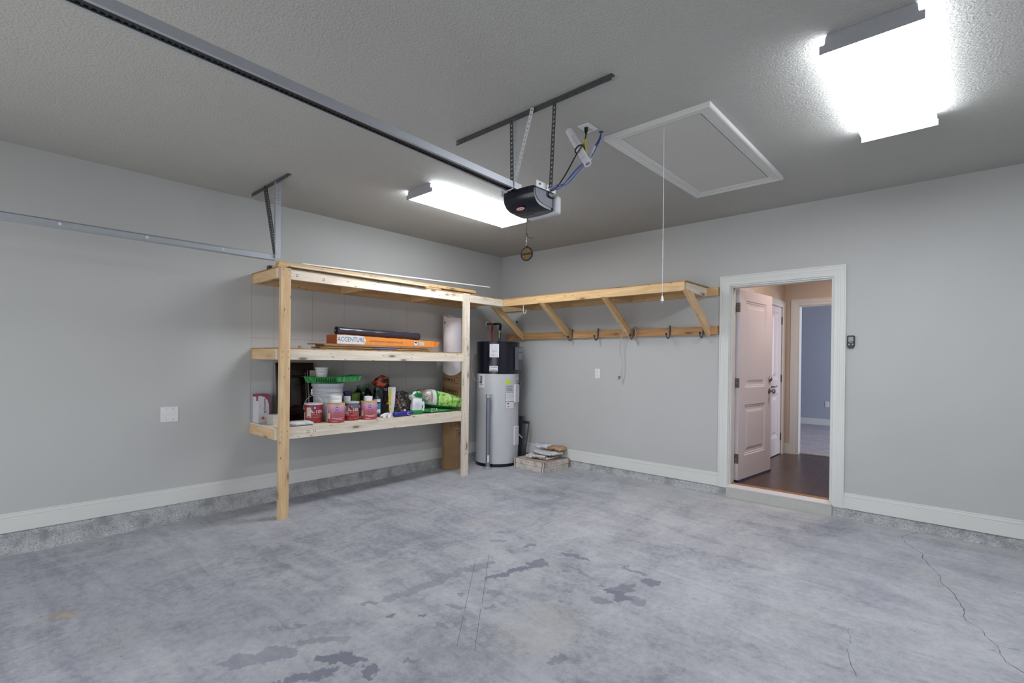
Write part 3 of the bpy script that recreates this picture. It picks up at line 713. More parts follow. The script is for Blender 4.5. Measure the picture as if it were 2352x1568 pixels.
angle_iron('diagonal_strap', (3.012, -3.075, 2.43), (3.168, -3.075, 2.905), (0, 1, 0), .026, WHITE2, HB, pitch=.026, r=.0062, both=False)
# ceiling outlet, cables, manual
CO = root('ceiling_outlet', (3.275, -2.625, CZ), 'white square cover plate on the ceiling with a black plug in it', 'outlet')
MB().box(3.233, 3.318, -2.685, -2.568, CZ-.007, CZ-.0005).done('cover_plate', WHITE, CO, bevel=.002)
MB().cyl((3.275, -2.60, CZ-.007), (3.275, -2.60, CZ-.009), .017, seg=20).done('socket', CREAM, CO)
PW = root('opener_power_cord', (3.3, -2.8, 2.6), 'black power cord looping from the ceiling outlet down to the opener', 'cord')
MB().cyl((3.272, -2.64, CZ-.008), (3.272, -2.642, CZ-.035), .013, .011, 12).cyl((3.272, -2.642, CZ-.035), (3.275, -2.645, CZ-.058), .008, .005, 10).done('plug', BLACK, PW, smooth=.7)
lp = [(3.275, -2.645, 2.86), (3.29, -2.68, 2.80), (3.306, -2.72, 2.745)]
A_, B_ = Vector((3.214, -2.75, 2.866)), Vector((3.364, -2.75, 2.612)); ax = (B_-A_).normalized(); e1 = ax.cross(Vector((0, 1, 0))).normalized(); e2 = ax.cross(e1)
cc = A_.lerp(B_, .56)
for k in range(0, 15): lp.append(tuple(cc+(e1*math.cos(-.4+k*.52)+e2*math.sin(-.4+k*.52))*.031+ax*(-.006+k*.0012)))
lp += [(3.300, -2.80, 2.66), (3.306, -2.9, 2.521), (3.309, -3.0, 2.405), (3.300, -3.035, 2.385), (3.292, -3.06, 2.365), (3.291, -3.04, 2.350), (3.291, -3.0, 2.355)]
MB().tube(lp, .0045, 8, 2).done('cable', BLACK, PW, smooth=1.)
MB().tube([(3.318, -2.715, 2.775), (3.314, -2.70, 2.80), (3.306, -2.705, 2.79), (3.318, -2.715, 2.745), (3.322, -2.715, 2.71), (3.313, -2.715, 2.70), (3.316, -2.715, 2.745)], .006, 6, 1).done('twist_tie', YEL, PW, smooth=1.)
MR = root('rolled_manual', tuple(B_), 'rolled white paper manual tucked in the loop of the opener cord', 'paper')
m = MB(); q = (B_-A_).to_track_quat('Z', 'Y').to_matrix().to_4x4(); q.translation = A_; L = (B_-A_).length
m.lathe([(.0235, 0), (.0235, L)], 26, q); m.lathe([(.018, .0), (.0185, L)], 26, q); m.lathe([(.0235, 0), (.018, 0)], 26, q); m.lathe([(.0235, L), (.0185, L)], 26, q)
m.done('rolled_sheet', PAPER, MR, smooth=.8)
m = MB(); cl_ = q.inverted() @ Vector((5.125, -5.353, 1.38)); ca = math.atan2(cl_.y, cl_.x)
for k in range(9): m.lathe([(.0238, .07+k*.009), (.0238, .072+k*.009)], 10, q, a0=ca-.9+.2*(k % 3), a1=ca+.1+.2*(k % 2))
m.done('printed_text', INKG, MR)
MB().lathe([(.0239, .245), (.0239, .2475)], 16, q, a0=ca-.6, a1=ca+1.2).done('printed_line', INKG, MR)
BW = root('control_wires', (3.3, -2.7, 2.6), 'thin blue wires running from a hole in the ceiling down to the opener', 'wire')
m = MB()
for k, (dx, dz) in enumerate(((-.006, 0), (.006, .004), (0, -.006))):
    m.tube([(3.308, -2.516, CZ), (3.304+dx, -2.525, 2.86), (3.286+dx*2, -2.55, 2.808), (3.283+dx, -2.62, 2.692), (3.302, -2.74, 2.622+dz*3), (3.322+dx, -2.92, 2.459+dz*4), (3.316+dx, -2.98, 2.42-dz*4), (3.302, -3.04, 2.392)], .0028, 6, 2)
m.done('blue_wire', simple('wire_blue', hexc(50, 78, 160), .5), BW, smooth=1.)
m = MB().cyl((3.284, -2.555, 2.805), (3.281, -2.585, 2.745), .013, .010, 9).cyl((3.281, -2.585, 2.745), (3.285, -2.625, 2.69), .008, .012, 9).tube([(3.289, -2.62, 2.70), (3.296, -2.625, 2.68), (3.297, -2.63, 2.655)], .003, 6)
m.done('wire_connector', PAPER, BW, smooth=.7)
MB().cyl((3.305, -2.514, CZ-.0008), (3.305, -2.514, CZ+.002), .016, seg=14).done('ceiling_hole', BLACK, BW)
# hanging badge
BD = root('hanging_tag', (3.154, -3.08, 2.03), 'round ochre and black tag dangling on a string below the opener', 'tag')
MB().tube([(3.154, -3.08, 2.285), (3.150, -3.08, 2.153), (3.1445, -3.08, 2.143), (3.150, -3.08, 2.130), (3.160, -3.08, 2.137), (3.158, -3.08, 2.150), (3.149, -3.08, 2.150), (3.148, -3.08, 2.137), (3.165, -3.08, 2.125), (3.185, -3.08, 2.116), (3.208, -3.08, 2.116)], .0013, 5, 1).done('dark_wire', INK, BD)
MB().tube([(3.150, -3.08, 2.14), (3.150, -3.08, 2.069)], .0014, 5).cyl((3.148, -3.08, 2.108), (3.155, -3.082, 2.10), .004, .003, 7).done('white_string', PAPER, BD)
Mb = Matrix.Translation((3.154, -3.08, 2.026)) @ Matrix.Rotation(R(8), 4, 'Z') @ Matrix.Rotation(pi/2, 4, 'X')
m = MB().lathe([(0, -.002), (.043, -.002), (.043, .002), (0, .002)], 30); m.box(-.006, .006, .038, .050, -.002, .002); m.done('tag_rim', BLACK, BD, Mb)
OCH = simple('tag_ochre', hexc(112, 88, 34), .5)
for s in (1, -1): MB().lathe([(0, s*.0024), (.034, s*.0024)], 30).done('tag_face', OCH, BD, Mb)
for s in (1, -1):
    MB().lathe([(.0325, s*.0027), (.0345, s*.0027)], 30).done('tag_ring', simple('tag_redring', hexc(150, 76, 60), .5), BD, Mb)
    MB().box(-.034, .034, -.006, .006, s*.0026-.0002, s*.0026+.0002).done('tag_band', INK, BD, Mb)
# ------------------------------------------------------------------ light fixtures
def fixture(x0, x1, y0, y1, lab):
    r = root('ceiling_light', ((x0+x1)/2, (y0+y1)/2, CZ), lab, 'light', 'wraparound fluorescent ceiling lights')
    MB().box(x0+.025, x1-.025, y0+.01, y1-.01, CZ-.018, CZ-.0005).done('housing', WHITE2, r)
    m = MB(); zb = 2.837
    pr = [(x0+.012, CZ-.018), (x1-.012, CZ-.018), (x1-.004, zb+.018), (x1-.010, zb+.004), (x1-.02, zb), (x0+.02, zb), (x0+.010, zb+.004), (x0+.004, zb+.018)]
    m.prism([(a, y0+.012, b) for a, b in pr], (0, y1-y0-.024, 0))
    for f_ in m.b.faces:
        f_.normal_update()
        if abs(f_.calc_center_median().z-zb) > .004: f_.material_index = 1
    m.done('diffuser', [LENS, LENSS], r)
    for y in (y0, y1-.006):
        e = [(x0, zb-.004), (x1, zb-.004), (x1, zb+.032), (x1-.02, zb+.035), (x1-.024, CZ-.012), (x1-.03, CZ-.001), (x0+.03, CZ-.001), (x0+.024, CZ-.012), (x0+.02, zb+.035), (x0, zb+.032)]
        MB().prism([(a, y, b) for a, b in e], (0, .006, 0)).done('end_cap', simple('cap_shaded', hexc(158, 160, 168), .5, var=.02), r)  # cap colour darkened to paint in the dim light on the ends
fixture(1.335, 1.703, -2.665, -1.41, 'long bright ceiling light behind the garage door opener, farther from camera')
fixture(4.594, 4.977, -2.665, -1.41, 'bright ceiling light at the upper right, nearer the doorway wall')
# ------------------------------------------------------------------ attic hatch
AH = root('attic_hatch', (3.64, -1.65, CZ), 'white framed attic access hatch in the ceiling', 'hatch')
x0, x1, y0, y1 = 3.28, 3.998, -2.44, -.87
prof = [(0, 0), (0, -.027), (.008, -.030), (.016, -.027), (.030, -.026), (.034, -.022), (.060, -.021), (.066, -.018), (.080, -.017), (.088, -.012), (.088, 0)]
m = MB(); secs = []
for (cx, cy, dx, dy) in ((x0, y0, 1, 1), (x1, y0, -1, 1), (x1, y1, -1, -1), (x0, y1, 1, -1)):
    secs.append([m.b.verts.new((cx+dx*a, cy+dy*a, CZ-.0005+b)) for a, b in prof])
for j in range(4):
    for i in range(len(prof)-1): m.b.faces.new((secs[j][i], secs[j][i+1], secs[(j+1) % 4][i+1], secs[(j+1) % 4][i]))
m.done('frame', TRIMW, AH)
m = MB().box(x0+.092, x1-.092, y0+.092, y1-.092, CZ-.014, CZ-.001); m.mi = 1
for x, y in ((3.5, -2.2), (3.83, -2.1), (3.60, -2.05), (3.55, -1.08), (3.72, -1.08), (3.85, -1.1)): m.cyl((x, y, CZ-.014), (x, y, CZ-.0158), .004, seg=8)
m.done('panel', [simple('hatch_panel', hexc(200, 199, 194), .6, var=.008), WHITE], AH)
MB().box(x0+.0875, x1-.0875, y0+.0875, y1-.0875, CZ-.006, CZ-.0025).done('shadow_gap', INK, AH)
PC = root('pull_cord', (3.645, -2.29, 1.79), 'white pull cord with a bell knob hanging from the attic hatch', 'cord')
MB().tube([(3.652, -2.309, CZ-.014), (3.645, -2.29, 2.4), (3.640, -2.28, 1.815)], .0019, 6).done('string', PAPER, PC)
MB().lathe([(.003, .034), (.005, .03), (.007, .018), (.011, .0), (.0, -.002)], 14, Matrix.Translation((3.640, -2.28, 1.786))).tube([(3.640, -2.28, 1.786), (3.641, -2.28, 1.770)], .002, 5).done('knob', WHITE, PC, smooth=.8)
# ------------------------------------------------------------------ water heater
WC = (.40, -.475)
def ang_u(u): return R(-45.9)+math.asin(max(-1, min(1, (u-1147)/50.)))
WHt = root('water_heater', (WC[0], WC[1], fz(-.475)), 'tall grey electric water heater with a black top in the corner', 'water heater')
C0 = Matrix.Translation((WC[0], WC[1], 0))
MB().lathe([(.287, .03), (.287, 1.212), (.27, 1.214), (0, 1.214)], 64, C0).done('tank', TANK, WHt, smooth=.6)
MB().lathe([(0, fz(-.8)), (.291, fz(-.8)), (.291, .030), (.28, .032)], 64, C0).done('base_ring', BLACKG, WHt, smooth=.6)
MB().lathe([(.288, 1.208), (.291, 1.212), (.291, 1.605), (.294, 1.608), (.294, 1.628), (.286, 1.634), (0, 1.636)], 64, C0).done('top_shroud', BLACKG, WHt, smooth=.6)
def lab(name, u0, u1, z0, z1, mat, r=.2888, seg=6): return MB().patch(WC, r, ang_u(u0), ang_u(u1), z0, z1, seg).done(name, mat, WHt)
L1 = lab('data_label', 1128, 1149, 1.425, 1.600, PAPER, .2920)
for k, (a, b, z) in enumerate(((1131, 1135, 1.588), (1140, 1143, 1.565), (1138, 1142, 1.548), (1133, 1145, 1.52), (1134, 1144, 1.507), (1133, 1146, 1.495), (1131, 1140, 1.46), (1131, 1146, 1.445))):
    MB().patch(WC, .2924, ang_u(a), ang_u(b), z-.003, z+.001, 4).done('printed_line', INKG, L1)
L2 = lab('notice_label', 1128, 1147, 1.243, 1.312, PAPER, .2920)
for z in (1.297, 1.257): MB().patch(WC, .2924, ang_u(1130), ang_u(1145.5), z-.004, z+.004, 4).done('printed_bar', INK, L2)
lab('yellow_sticker', 1164.5, 1176, 1.082, 1.128, simple('sticker_yellow', hexc(196, 212, 30), .6))
L3 = lab('specification_label', 1165, 1182, .978, 1.060, simple('label_grey', hexc(170, 172, 178), .6))
for z in (1.045, 1.02, 1.003, .99): MB().patch(WC, .2892, ang_u(1167), ang_u(1180), z-.004, z+.003, 4).done('printed_line', INKG, L3)
L4 = lab('warning_label_border', 1164.5, 1186, .748, .965, INKG)
MB().patch(WC, .2893, ang_u(1165.6), ang_u(1185), .753, .960, 6).done('warning_label', PAPER, L4)
for z in (.94, .925, .91, .895, .88): MB().patch(WC, .2897, ang_u(1167), ang_u(1183), z-.002, z+.001, 5).done('printed_line', INKG, L4)
MB().patch(WC, .2897, ang_u(1165.8), ang_u(1184.8), .842, .849, 5).done('red_stripe', REDL, L4)
MB().patch(WC, .2897, ang_u(1169), ang_u(1173), .812, .826, 3).patch(WC, .2897, ang_u(1170), ang_u(1174), .775, .785, 3).done('pictogram', INK, L4)
# round badge
m = MB(); m2 = MB()
for mm, r0, rr in ((m, .2890, .043), (m2, .2893, .038)):
    vs = [mm.b.verts.new((WC[0]+r0*math.cos(ang_u(1192)+rr*math.cos(a)/.289), WC[1]+r0*math.sin(ang_u(1192)+rr*math.cos(a)/.289), 1.142+rr*math.sin(a))) for a in [2*pi*k/24 for k in range(24)]]; mm.b.faces.new(vs)
m.done('badge', simple('badge_teal', hexc(40, 100, 100), .5), WHt); m2.done('badge_face', PAPER, WHt)
m = MB(); m.b.faces.new([m.b.verts.new((WC[0]+.2896*math.cos(ang_u(1192)+.037*math.cos(a)/.289), WC[1]+.2896*math.sin(ang_u(1192)+.037*math.cos(a)/.289), 1.134+.030*math.sin(a))) for a in [pi+pi*k/12 for k in range(13)]]); m.done('badge_half', simple('badge_teal', (0, 0, 0)), WHt)
# valve box at left
VB = MB().patch(WC, .300, ang_u(1104.5), ang_u(1117), 1.03, 1.20, 6)
def box_on(ac, half, z0, z1, dep, r=.283):
    return Matrix.Translation((WC[0], WC[1], 0)) @ Matrix.Rotation(ac, 4, 'Z'), (r, r+dep, -half, half, z0, z1)
M, bx = box_on((ang_u(1104.5)+ang_u(1117))/2, .045, 1.02, 1.198, .012); b = MB().box(*bx); b.mi = 1; b.box(bx[1], bx[1]+.001, -.02, .02, 1.10, 1.18); b.mi = 2; b.box(bx[1], bx[1]+.001, -.025, .04, 1.065, 1.072); VB.b.free()
b.done('junction_cover', [WHITE, INKG, REDL], WHt, M)
MB().cyl((bx[1], .005, 1.095), (bx[1]+.025, .005, 1.095), .012, seg=10).done('wire_clamp', GALVD, WHt, M)
m = MB().tube([(.230, -.705, 1.49), (.185, -.735, 1.45), (.165, -.75, 1.36), (.170, -.762, 1.27), (.215, -.770, 1.19), (.262, -.775, 1.115), (.285, -.765, 1.10)], .0045, 7, 2); m.done('pink_cable', simple('cable_pink', hexc(206, 140, 124), .5), WHt, smooth=1.)
# access covers
for (z0, z1) in ((.828, 1.072), (.258, .515)):
    M, bx = box_on(R(12), .055, z0, z1, .03); MB().box(*bx).done('access_cover', WHITE2, WHt, M, bevel=.012)
M, bx = box_on(R(18), .07, 1.262, 1.565, .05); CPn = MB().box(*bx); CPn.done('control_panel', simple('panel_grey', hexc(74, 78, 88), .4), WHt, M, bevel=.004)
MB().box(bx[1], bx[1]+.001, -.055, .055, 1.50, 1.555).done('control_display', MIDGREY, WHt, M); MB().box(bx[1], bx[1]+.001, -.055, .055, 1.40, 1.485).done('control_keys', MIDGREY, WHt, M)
M, bx = box_on(R(25), .02, 1.035, 1.10, .06); MB().cyl((.28, 0, 1.065), (.345, 0, 1.065), .022, seg=16).box(.325, .35, -.02, .02, 1.035, 1.098).done('relief_valve', simple('valve_blue', hexc(40, 44, 62), .4), WHt, M)
# pipes
def pipe(name, lab_, pts, mat, esc, r=.0135, group=None):
    rt = root(name, pts[0], lab_, 'pipe', group); MB().tube(pts, r, 12, 1).done('pipe_run', mat, rt, smooth=1.)
    e = Vector(esc); MB().lathe([(.02, 0), (.046, .002), (.04, .008), (.02, .011)], 24, Matrix.Translation(e) @ Matrix.Rotation(pi/2, 4, 'Y')).done('escutcheon', WHITE, rt, smooth=.8)
    return rt
pipe('hot_water_pipe', 'red hot water pipe from the wall into the heater top', [(.0, -.295, 1.906), (.10, -.310, 1.906), (.150, -.335, 1.903), (.165, -.35, 1.885), (.215, -.415, 1.75), (.26, -.452, 1.632)], RED, (.0008, -.295, 1.906))
cw = pipe('cold_water_pipe', 'dark blue cold water pipe with a yellow valve lever above the heater', [(.0, -.172, 1.916), (.14, -.205, 1.912), (.205, -.235, 1.90), (.218, -.245, 1.88), (.226, -.262, 1.80), (.232, -.275, 1.632)], BLUE, (.0008, -.172, 1.916))
MB().tube([(.02, -.177, 1.915), (.14, -.205, 1.912), (.205, -.235, 1.90), (.219, -.246, 1.88), (.225, -.258, 1.82)], .0175, 12, 1).done('pipe_insulation', BLACK, cw, smooth=1.)
MB().cyl((.228, -.265, 1.805), (.228, -.265, 1.78), .019, seg=12).cyl((.23, -.28, 1.795), (.245, -.295, 1.795), .008).done('ball_valve', GALV, cw)
MB().box(.243, .250, -.304, -.288, 1.70, 1.795).done('valve_lever', YEL, cw, bevel=.003)
tag(MB().tube([(.33, -.22, 1.64), (.35, -.14, 1.70), (.385, -.05, 1.80)], .0032, 6, 1).done('copper_wire', simple('cable_pink', (0, 0, 0))), 'thin pinkish wire slanting up from the heater top to the brace', 'wire')
tag(MB().cyl((.318, -.001, 1.945), (.318, -.02, 1.94), .012, .008, 10).tube([(.318, -.02, 1.94), (.335, -.03, 1.955)], .004, 6).done('wall_anchor', INK), 'small dark wire stub poking from the back wall above the heater', 'anchor')
# steel bollard pipe
BP = root('floor_pipe', (.568, -.815, fz(-.815)), 'grey threaded steel pipe standing on a floor flange before the heater', 'pipe')
zf = fz(-.815)
MB().cyl((.568, -.815, zf+.008), (.568, -.815, .895), .0275, seg=24).done('pipe', PIPE, BP, smooth=.6)
MB().lathe([(.0, zf), (.066, zf), (.066, zf+.006), (.036, zf+.012), (.034, zf+.03), (.028, zf+.03)], 28, Matrix.Translation((.568, -.815, 0))).done('floor_flange', GALV, BP, smooth=.5)
MB().lathe([(.028, .898), (.036, .9), (.036, .94), (.031, .946), (0, .948)], 16, Matrix.Translation((.568, -.815, 0))).done('pipe_cap', GALV, BP, smooth=.5)
MB().patch((.568, -.815), .028, R(-60), R(0), .075, .165, 5).done('paper_sticker', PAPER, BP)
# grey folding tool behind heater
TL = root('steel_frame', (.58, -.115, .0), 'dark grey metal stand folded against the wall behind the heater', 'stand')
GB = simple('frame_grey', hexc(78, 82, 92), .45, .3)
MB().box(.495, .556, -.135, -.095, .0, .61).done('upright', GB, TL)
MB().box(.556, .668, -.125, -.105, .515, .550).done('top_bar', simple('frame_dark', hexc(44, 46, 54), .5), TL)
MB().tube([(.664, -.115, .545), (.590, -.115, .06)], .011, 8).done('diagonal_bar', GALVD, TL)
MB().tube([(.505, -.15, .36), (.570, -.15, .315)], .009, 8).done('short_bar', WHITE2, TL)
# ------------------------------------------------------------------ cardboard roll
CT = root('cardboard_roll', (.20, -1.115, fz(-1.1)), 'tall brown cardboard tube, its top half sleeved in white plastic, behind the shelf post', 'tube')
TC = (.192, -1.112); TRr = .118
zb = fz(-1.11)
MB().lathe([(0, zb), (TRr, zb), (TRr, 1.25), (TRr-.008, 1.25)], 48, Matrix.Translation((*TC, 0))).done('tube', simple('cardboard', hexc(150, 118, 84), .8, var=.10, scale=6), CT, smooth=.6)
m = MB(); n = 40; secs = []
for j in range(13):
    z = 1.215+(1.985-1.215)*j/12; ring = []
    for i in range(n):
        a = 2*pi*i/n; rr = TRr+.003+.004*noise.noise(Vector((math.cos(a)*2, math.sin(a)*2, z*5)))
        zz = z
        if j == 12: zz = z-.11*(.5+.5*math.cos(a-R(10)))+.0
        if j == 0: zz = z+.03*math.sin(a*2)
        ring.append(m.b.verts.new((TC[0]+rr*math.cos(a), TC[1]+rr*math.sin(a), zz)))
    secs.append(ring)
for j in range(12):
    for i in range(n): m.b.faces.new((secs[j][i], secs[j][(i+1) % n], secs[j+1][(i+1) % n], secs[j+1][i]))
m.done('plastic_sleeve', simple('sleeve_white', hexc(222, 216, 222), .5, var=.03), CT, smooth=1.2)
MB().cyl((TC[0]+TRr*math.cos(R(-95)), TC[1]+(TRr)*math.sin(R(-95)), 1.86), (TC[0]+(TRr+.006)*math.cos(R(-95)), TC[1]+(TRr+.006)*math.sin(R(-95)), 1.86), .012, seg=14).done('grommet', INK, CT)
TI = simple('print_brown', hexc(52, 44, 38), .8)
def tubetext(body, a, z, size=.056):
    sl = .13
    text('lettering', body, size, None, TI, CT, wrap=(TC, TRr+.001, R(a), z, -1), align='CENTER', ext=.0002, bold=.0011, slant=-sl)
    wd = .0345*len(body)+.03; m = MB()
    def q(x0, x1, d0, d1, n=14):
        vs = []
        for i in range(n+1):
            x = x0+(x1-x0)*i/n; an = R(a)+x/(TRr+.0012)
            vs.append([m.b.verts.new((TC[0]+(TRr+.0012)*math.cos(an), TC[1]+(TRr+.0012)*math.sin(an), z+d-sl*x)) for d in (d0, d1)])
        for i in range(n): m.b.faces.new((vs[i][0], vs[i+1][0], vs[i+1][1], vs[i][1]))
    q(-wd/2, wd/2, .036, .040); q(-wd/2, wd/2, -.040, -.036); q(-wd/2, -wd/2+.004, -.04, .04, 1); q(wd/2-.004, wd/2, -.04, .04, 1)
    m.done('print_border', TI, CT)
tubetext('FABRIC-SHIELD', -112, 1.150, .055); tubetext('FABRIC-SHIELD', -88, 1.005, .055); tubetext('FABRIC-SHIELD', -60, .845, .055)
tubetext('SHIELD', 14, .565, .055); tubetext('SHIELD', 45, .43, .055)
# ------------------------------------------------------------------ tile boxes and paper
TBX = None
MT = Matrix.Translation((1.02, -.270, 0)) @ Matrix.Rotation(R(-4.2), 4, 'Z')
def mat_box():
    t = NT('worn_tile_carton'); o = t.obj(); n = t.noise(o, 12, 5, .6)
    t.base(t.ramp(n, [(.33, hexc(172, 158, 148)), (.5, hexc(204, 196, 190)), (.7, hexc(216, 212, 208))])); t.rough(.85); return t.m
CART = mat_box(); STR = simple('strap_maroon', hexc(110, 66, 70), .6)
CART2 = simple('carton_top', hexc(170, 152, 134), .85, var=.08, scale=9)
for k, (z, dx, rot, lb) in enumerate(((0.0, 0, 0, 'lower of two flat worn tile cartons stacked on the floor'), (.058, .004, .8, 'upper worn tile carton, under the crumpled paper bags by the heater'))):
    zz = z+fz(-.27)*(k == 0)
    r = root('tile_carton', (1.02, -.27, zz), lb, 'box', 'flat tile cartons beside the heater')
    M = MT @ Matrix.Rotation(R(rot), 4, 'Z')
    z0 = -.006 if k == 0 else .0585; z1 = z0+.060
    b = MB().box(-.26+dx, .26+dx, -.252, .252, z0, z1); b.mi = 1; b.box(-.255+dx, .255+dx, -.247, .247, z1-.001, z1+.001)
    bb_ = b.done('carton', [CART, CART2], r, M)
    for x in (-.235, .235): MB().box(x-.004+dx, x+.004+dx, -.254, .254, z0+.001, z1+.0022).done('strap', STR, r, M)
    for y in (-.235, .235): MB().box(-.262+dx, .262+dx, y-.004, y+.004, z0+.001, z1+.0018).done('strap', STR, r, M)
    mk = MB()
    for i in range(7): mk.box(.2604+dx, .2612+dx, -.17+i*.055, -.167+i*.055, z0+.015, z0+.045 if i % 2 else z0+.035)
    for i in range(6): mk.box(-.15+i*.05+dx, -.147+i*.05+dx, -.2532, -.2524, z0+.02, z0+.04)
    mk.done('printed_marks', INK, r, M)
def mat_bagpaper(name, c1, c2, ink=None, th=.56):
    t = NT(name); o = t.obj(); n = t.noise(o, 14, 5, .6)
    col = t.ramp(n, [(.35, c2), (.6, c1)])
    if ink:
        n2 = t.noise(t.mapping(o, (30, 90, 30)), 1., 4, .7); n3 = t.noise(o, 5, 2)
        col = t.mix(t.math('MULTIPLY', t.rng(n2, th, th+.02, 0, .8), t.rng(n3, .45, .55)), col, ink)
    t.base(col); t.rough(.7); return t.m
NEWS = mat_bagpaper('printed_bag', hexc(214, 212, 214), hexc(180, 178, 180), hexc(54, 54, 62)); KRAFT = mat_bagpaper('kraft_paper', hexc(182, 150, 116), hexc(132, 104, 82))
WPL = mat_bagpaper('white_film', hexc(214, 214, 222), hexc(178, 178, 190))
def heap(name, c, dims, rz, mats, lb, cat, seed, amp=.02, fine=.01, tilt=(0, 0), e=.45, grp=None):
    M = Matrix.Translation(c) @ Matrix.Rotation(R(rz), 4, 'Z') @ Matrix.Rotation(R(tilt[0]), 4, 'X') @ Matrix.Rotation(R(tilt[1]), 4, 'Y')
    return tag(blob(name, dims, M, mats, None, e=e, amp=amp, fr=9, seed=seed, fine=fine, nu=64, nv=18, sm=.35), lb, cat, grp)
heap('empty_bag', (1.00, -.22, .1395), (.40, .38, .036), 8, NEWS, 'flattened printed mortar bag lying directly on the upper tile carton', 'bag', 2, .012, .008)
heap('empty_bag', (1.07, -.20, .186), (.36, .30, .036), -14, NEWS, 'creased grey printed bag on top of the flattened mortar bag', 'bag', 5, .014, .010)
heap('plastic_wrap', (.93, -.10, .238), (.26, .18, .05), 30, WPL, 'crumpled white film at the top of the bag heap by the wall', 'wrap', 9, .02, .014)
heap('paper_bag', (1.15, -.12, .240), (.22, .20, .055), 10, KRAFT, 'crumpled brown kraft paper on top of the bag heap', 'bag', 12, .02, .014)
m = MB().lathe([(.018, 0), (.018, .20), (.013, .20), (.013, 0)], 14, frame((.99, -.425, .164), (1.18, -.400, .166)) @ Matrix.Rotation(pi/2, 4, 'Y'))
tag(m.done('rolled_bag', NEWS, None, smooth=.8), 'small rolled printed bag at the front of the paper heap', 'bag')

# ------------------------------------------------------------------ lumber on the top deck
ZT = 2.1955
def loose(name, p0, p1, w, h_, mat, lb, cat='board', grp=None, up=(0, 0, 1)):
    return tag(board(name, p0, p1, w, h_, mat, None, up), lb, cat, grp)
loose('lumber_board', (.42, -3.455, ZT+.0185), (.42, -1.55, ZT+.0185), .14, .036, PINEP, 'pale board lying on the top deck beneath the long orange board')
loose('lumber_board', (.20, -3.47, ZT+.0185), (.20, -1.9, ZT+.0185), .09, .036, PINE, 'short-end board on the top deck against the left wall')
loose('lumber_board', (.43, -3.44, ZT+.0545), (.46, -1.00, ZT+.0545), .089, .034, PINEO, 'long orange pine board, topmost of the lumber on the shelving')
loose('trim_board', (.585, -3.40, ZT+.0125), (.600, -1.86, ZT+.0125), .10, .012, PINE, 'thin pale trim board overhanging the front edge of the top deck')
loose('plywood_offcut', (.53, -1.38, ZT+.004), (.53, -1.12, ZT+.004), .12, .006, PLY, 'small thin plywood offcut on the top deck above the right post', 'offcut')
m = MB().box(.29, .294, -3.475, -3.42, ZT, ZT+.045).box(.33, .334, -3.475, -3.42, ZT, ZT+.045).box(.29, .334, -3.475, -3.42, ZT, ZT+.003)
tag(m.done('joist_hanger', GALVD), 'small dark U shaped metal bracket at the left end of the top deck', 'bracket')
GSH = simple('sheet_grey', hexc(170, 172, 180), .5, var=.08, scale=5)
loose('metal_stud', (.27, -3.15, ZT+.0185), (.27, -1.30, ZT+.0185), .032, .036, GSH, 'flat grey strip lying under the white metal channel on the top deck', 'strip')
loose('metal_stud', (.335, -3.16, ZT+.055), (.335, -1.40, ZT+.055), .07, .034, GSH, 'grey metal channel lying behind the long orange board', 'strip')
m = MB(); Lc = 2.42
M = frame((.355, -3.17, ZT+.094), (.50, -.70, ZT+.138))
m.box(0, Lc, -.018, .018, -.003, .0); m.box(0, Lc, .016, .018, -.003, .012); m.box(0, Lc, -.018, -.016, -.003, .012)
WCH = root('white_channel', (.355, -3.17, ZT+.08), 'long white metal channel lying on top of all the lumber', 'strip')
m.done('channel', WHITE, WCH, M)
loose('spacer_block', (.335, -2.9, ZT+.0795), (.335, -2.82, ZT+.0795), .05, .013, PINE, 'little pale block wedged under the white channel', 'block')
# ------------------------------------------------------------------ middle deck
ZM = 1.4755
pl = [(-3.02, -1.70, .40, 'lowest'), (-3.04, -1.66, .41, 'second lowest'), (-2.99, -1.72, .40, 'middle'), (-3.00, -1.62, .41, 'second from top'), (-3.075, -1.66, .40, 'topmost')]
for k, (a, b, x, w) in enumerate(pl):
    loose('laminate_plank', (x-.03, a, ZM+.0055+k*.0112), (x-.03, b, ZM+.0055+k*.0112), .19, .0095, LAM, 'brown laminate plank, %s in the stack under the orange carton' % w, 'plank', 'stacked laminate planks')
ZP = ZM+.0565
ob = root('flooring_carton', (.34, -2.2, ZP), 'long orange flooring carton with a white label on the middle deck', 'box')
m = MB(); y0, y1 = -2.855, -1.62
vs = [(.235, y0, ZP), (.45, y0, ZP), (.45, y1, ZP), (.235, y1, ZP)]
top = [(.235, y0, ZP+.094), (.45, y0, ZP+.094), (.45, y1, ZP+.068), (.235, y1, ZP+.068)]
a = [m.b.verts.new(v) for v in vs]; c = [m.b.verts.new(v) for v in top]
m.b.faces.new(a[::-1]); m.b.faces.new(c)
for i in range(4):
    f = m.b.faces.new((a[i], a[(i+1) % 4], c[(i+1) % 4], c[i]))
    if i == 0: f.material_index = 1
m.done('carton', [simple('carton_orange', hexc(226, 140, 62), .55, var=.04), simple('carton_end', hexc(176, 92, 42), .6)], ob)
MB().prism([(.4505, y1, ZP+.004), (.4505, y1, ZP+.066), (.452, y1+.085, ZP+.062), (.452, y1+.055, ZP+.004)], (-.003, 0, 0)).done('end_flap', ORANGE, ob)
MB().prism([(.4512, -2.85, ZP+.002), (.4512, -2.55, ZP+.002), (.4512, -2.525, ZP+.045), (.4512, -2.55, ZP+.0865), (.4512, -2.85, ZP+.092)], (.0006, 0, 0)).done('white_label', PAPER, ob)
text('lettering', 'ACCENTURE', .066, face_x(.4520, -2.695, ZP+.046), TEAL, ob, squash=.80)
text('lettering', 'contemporary Laminate Flooring', .034, face_x(.4512, -2.27, ZP+.040, R(-1)), simple('print_rust', hexc(150, 96, 60), .7), ob, squash=.92)
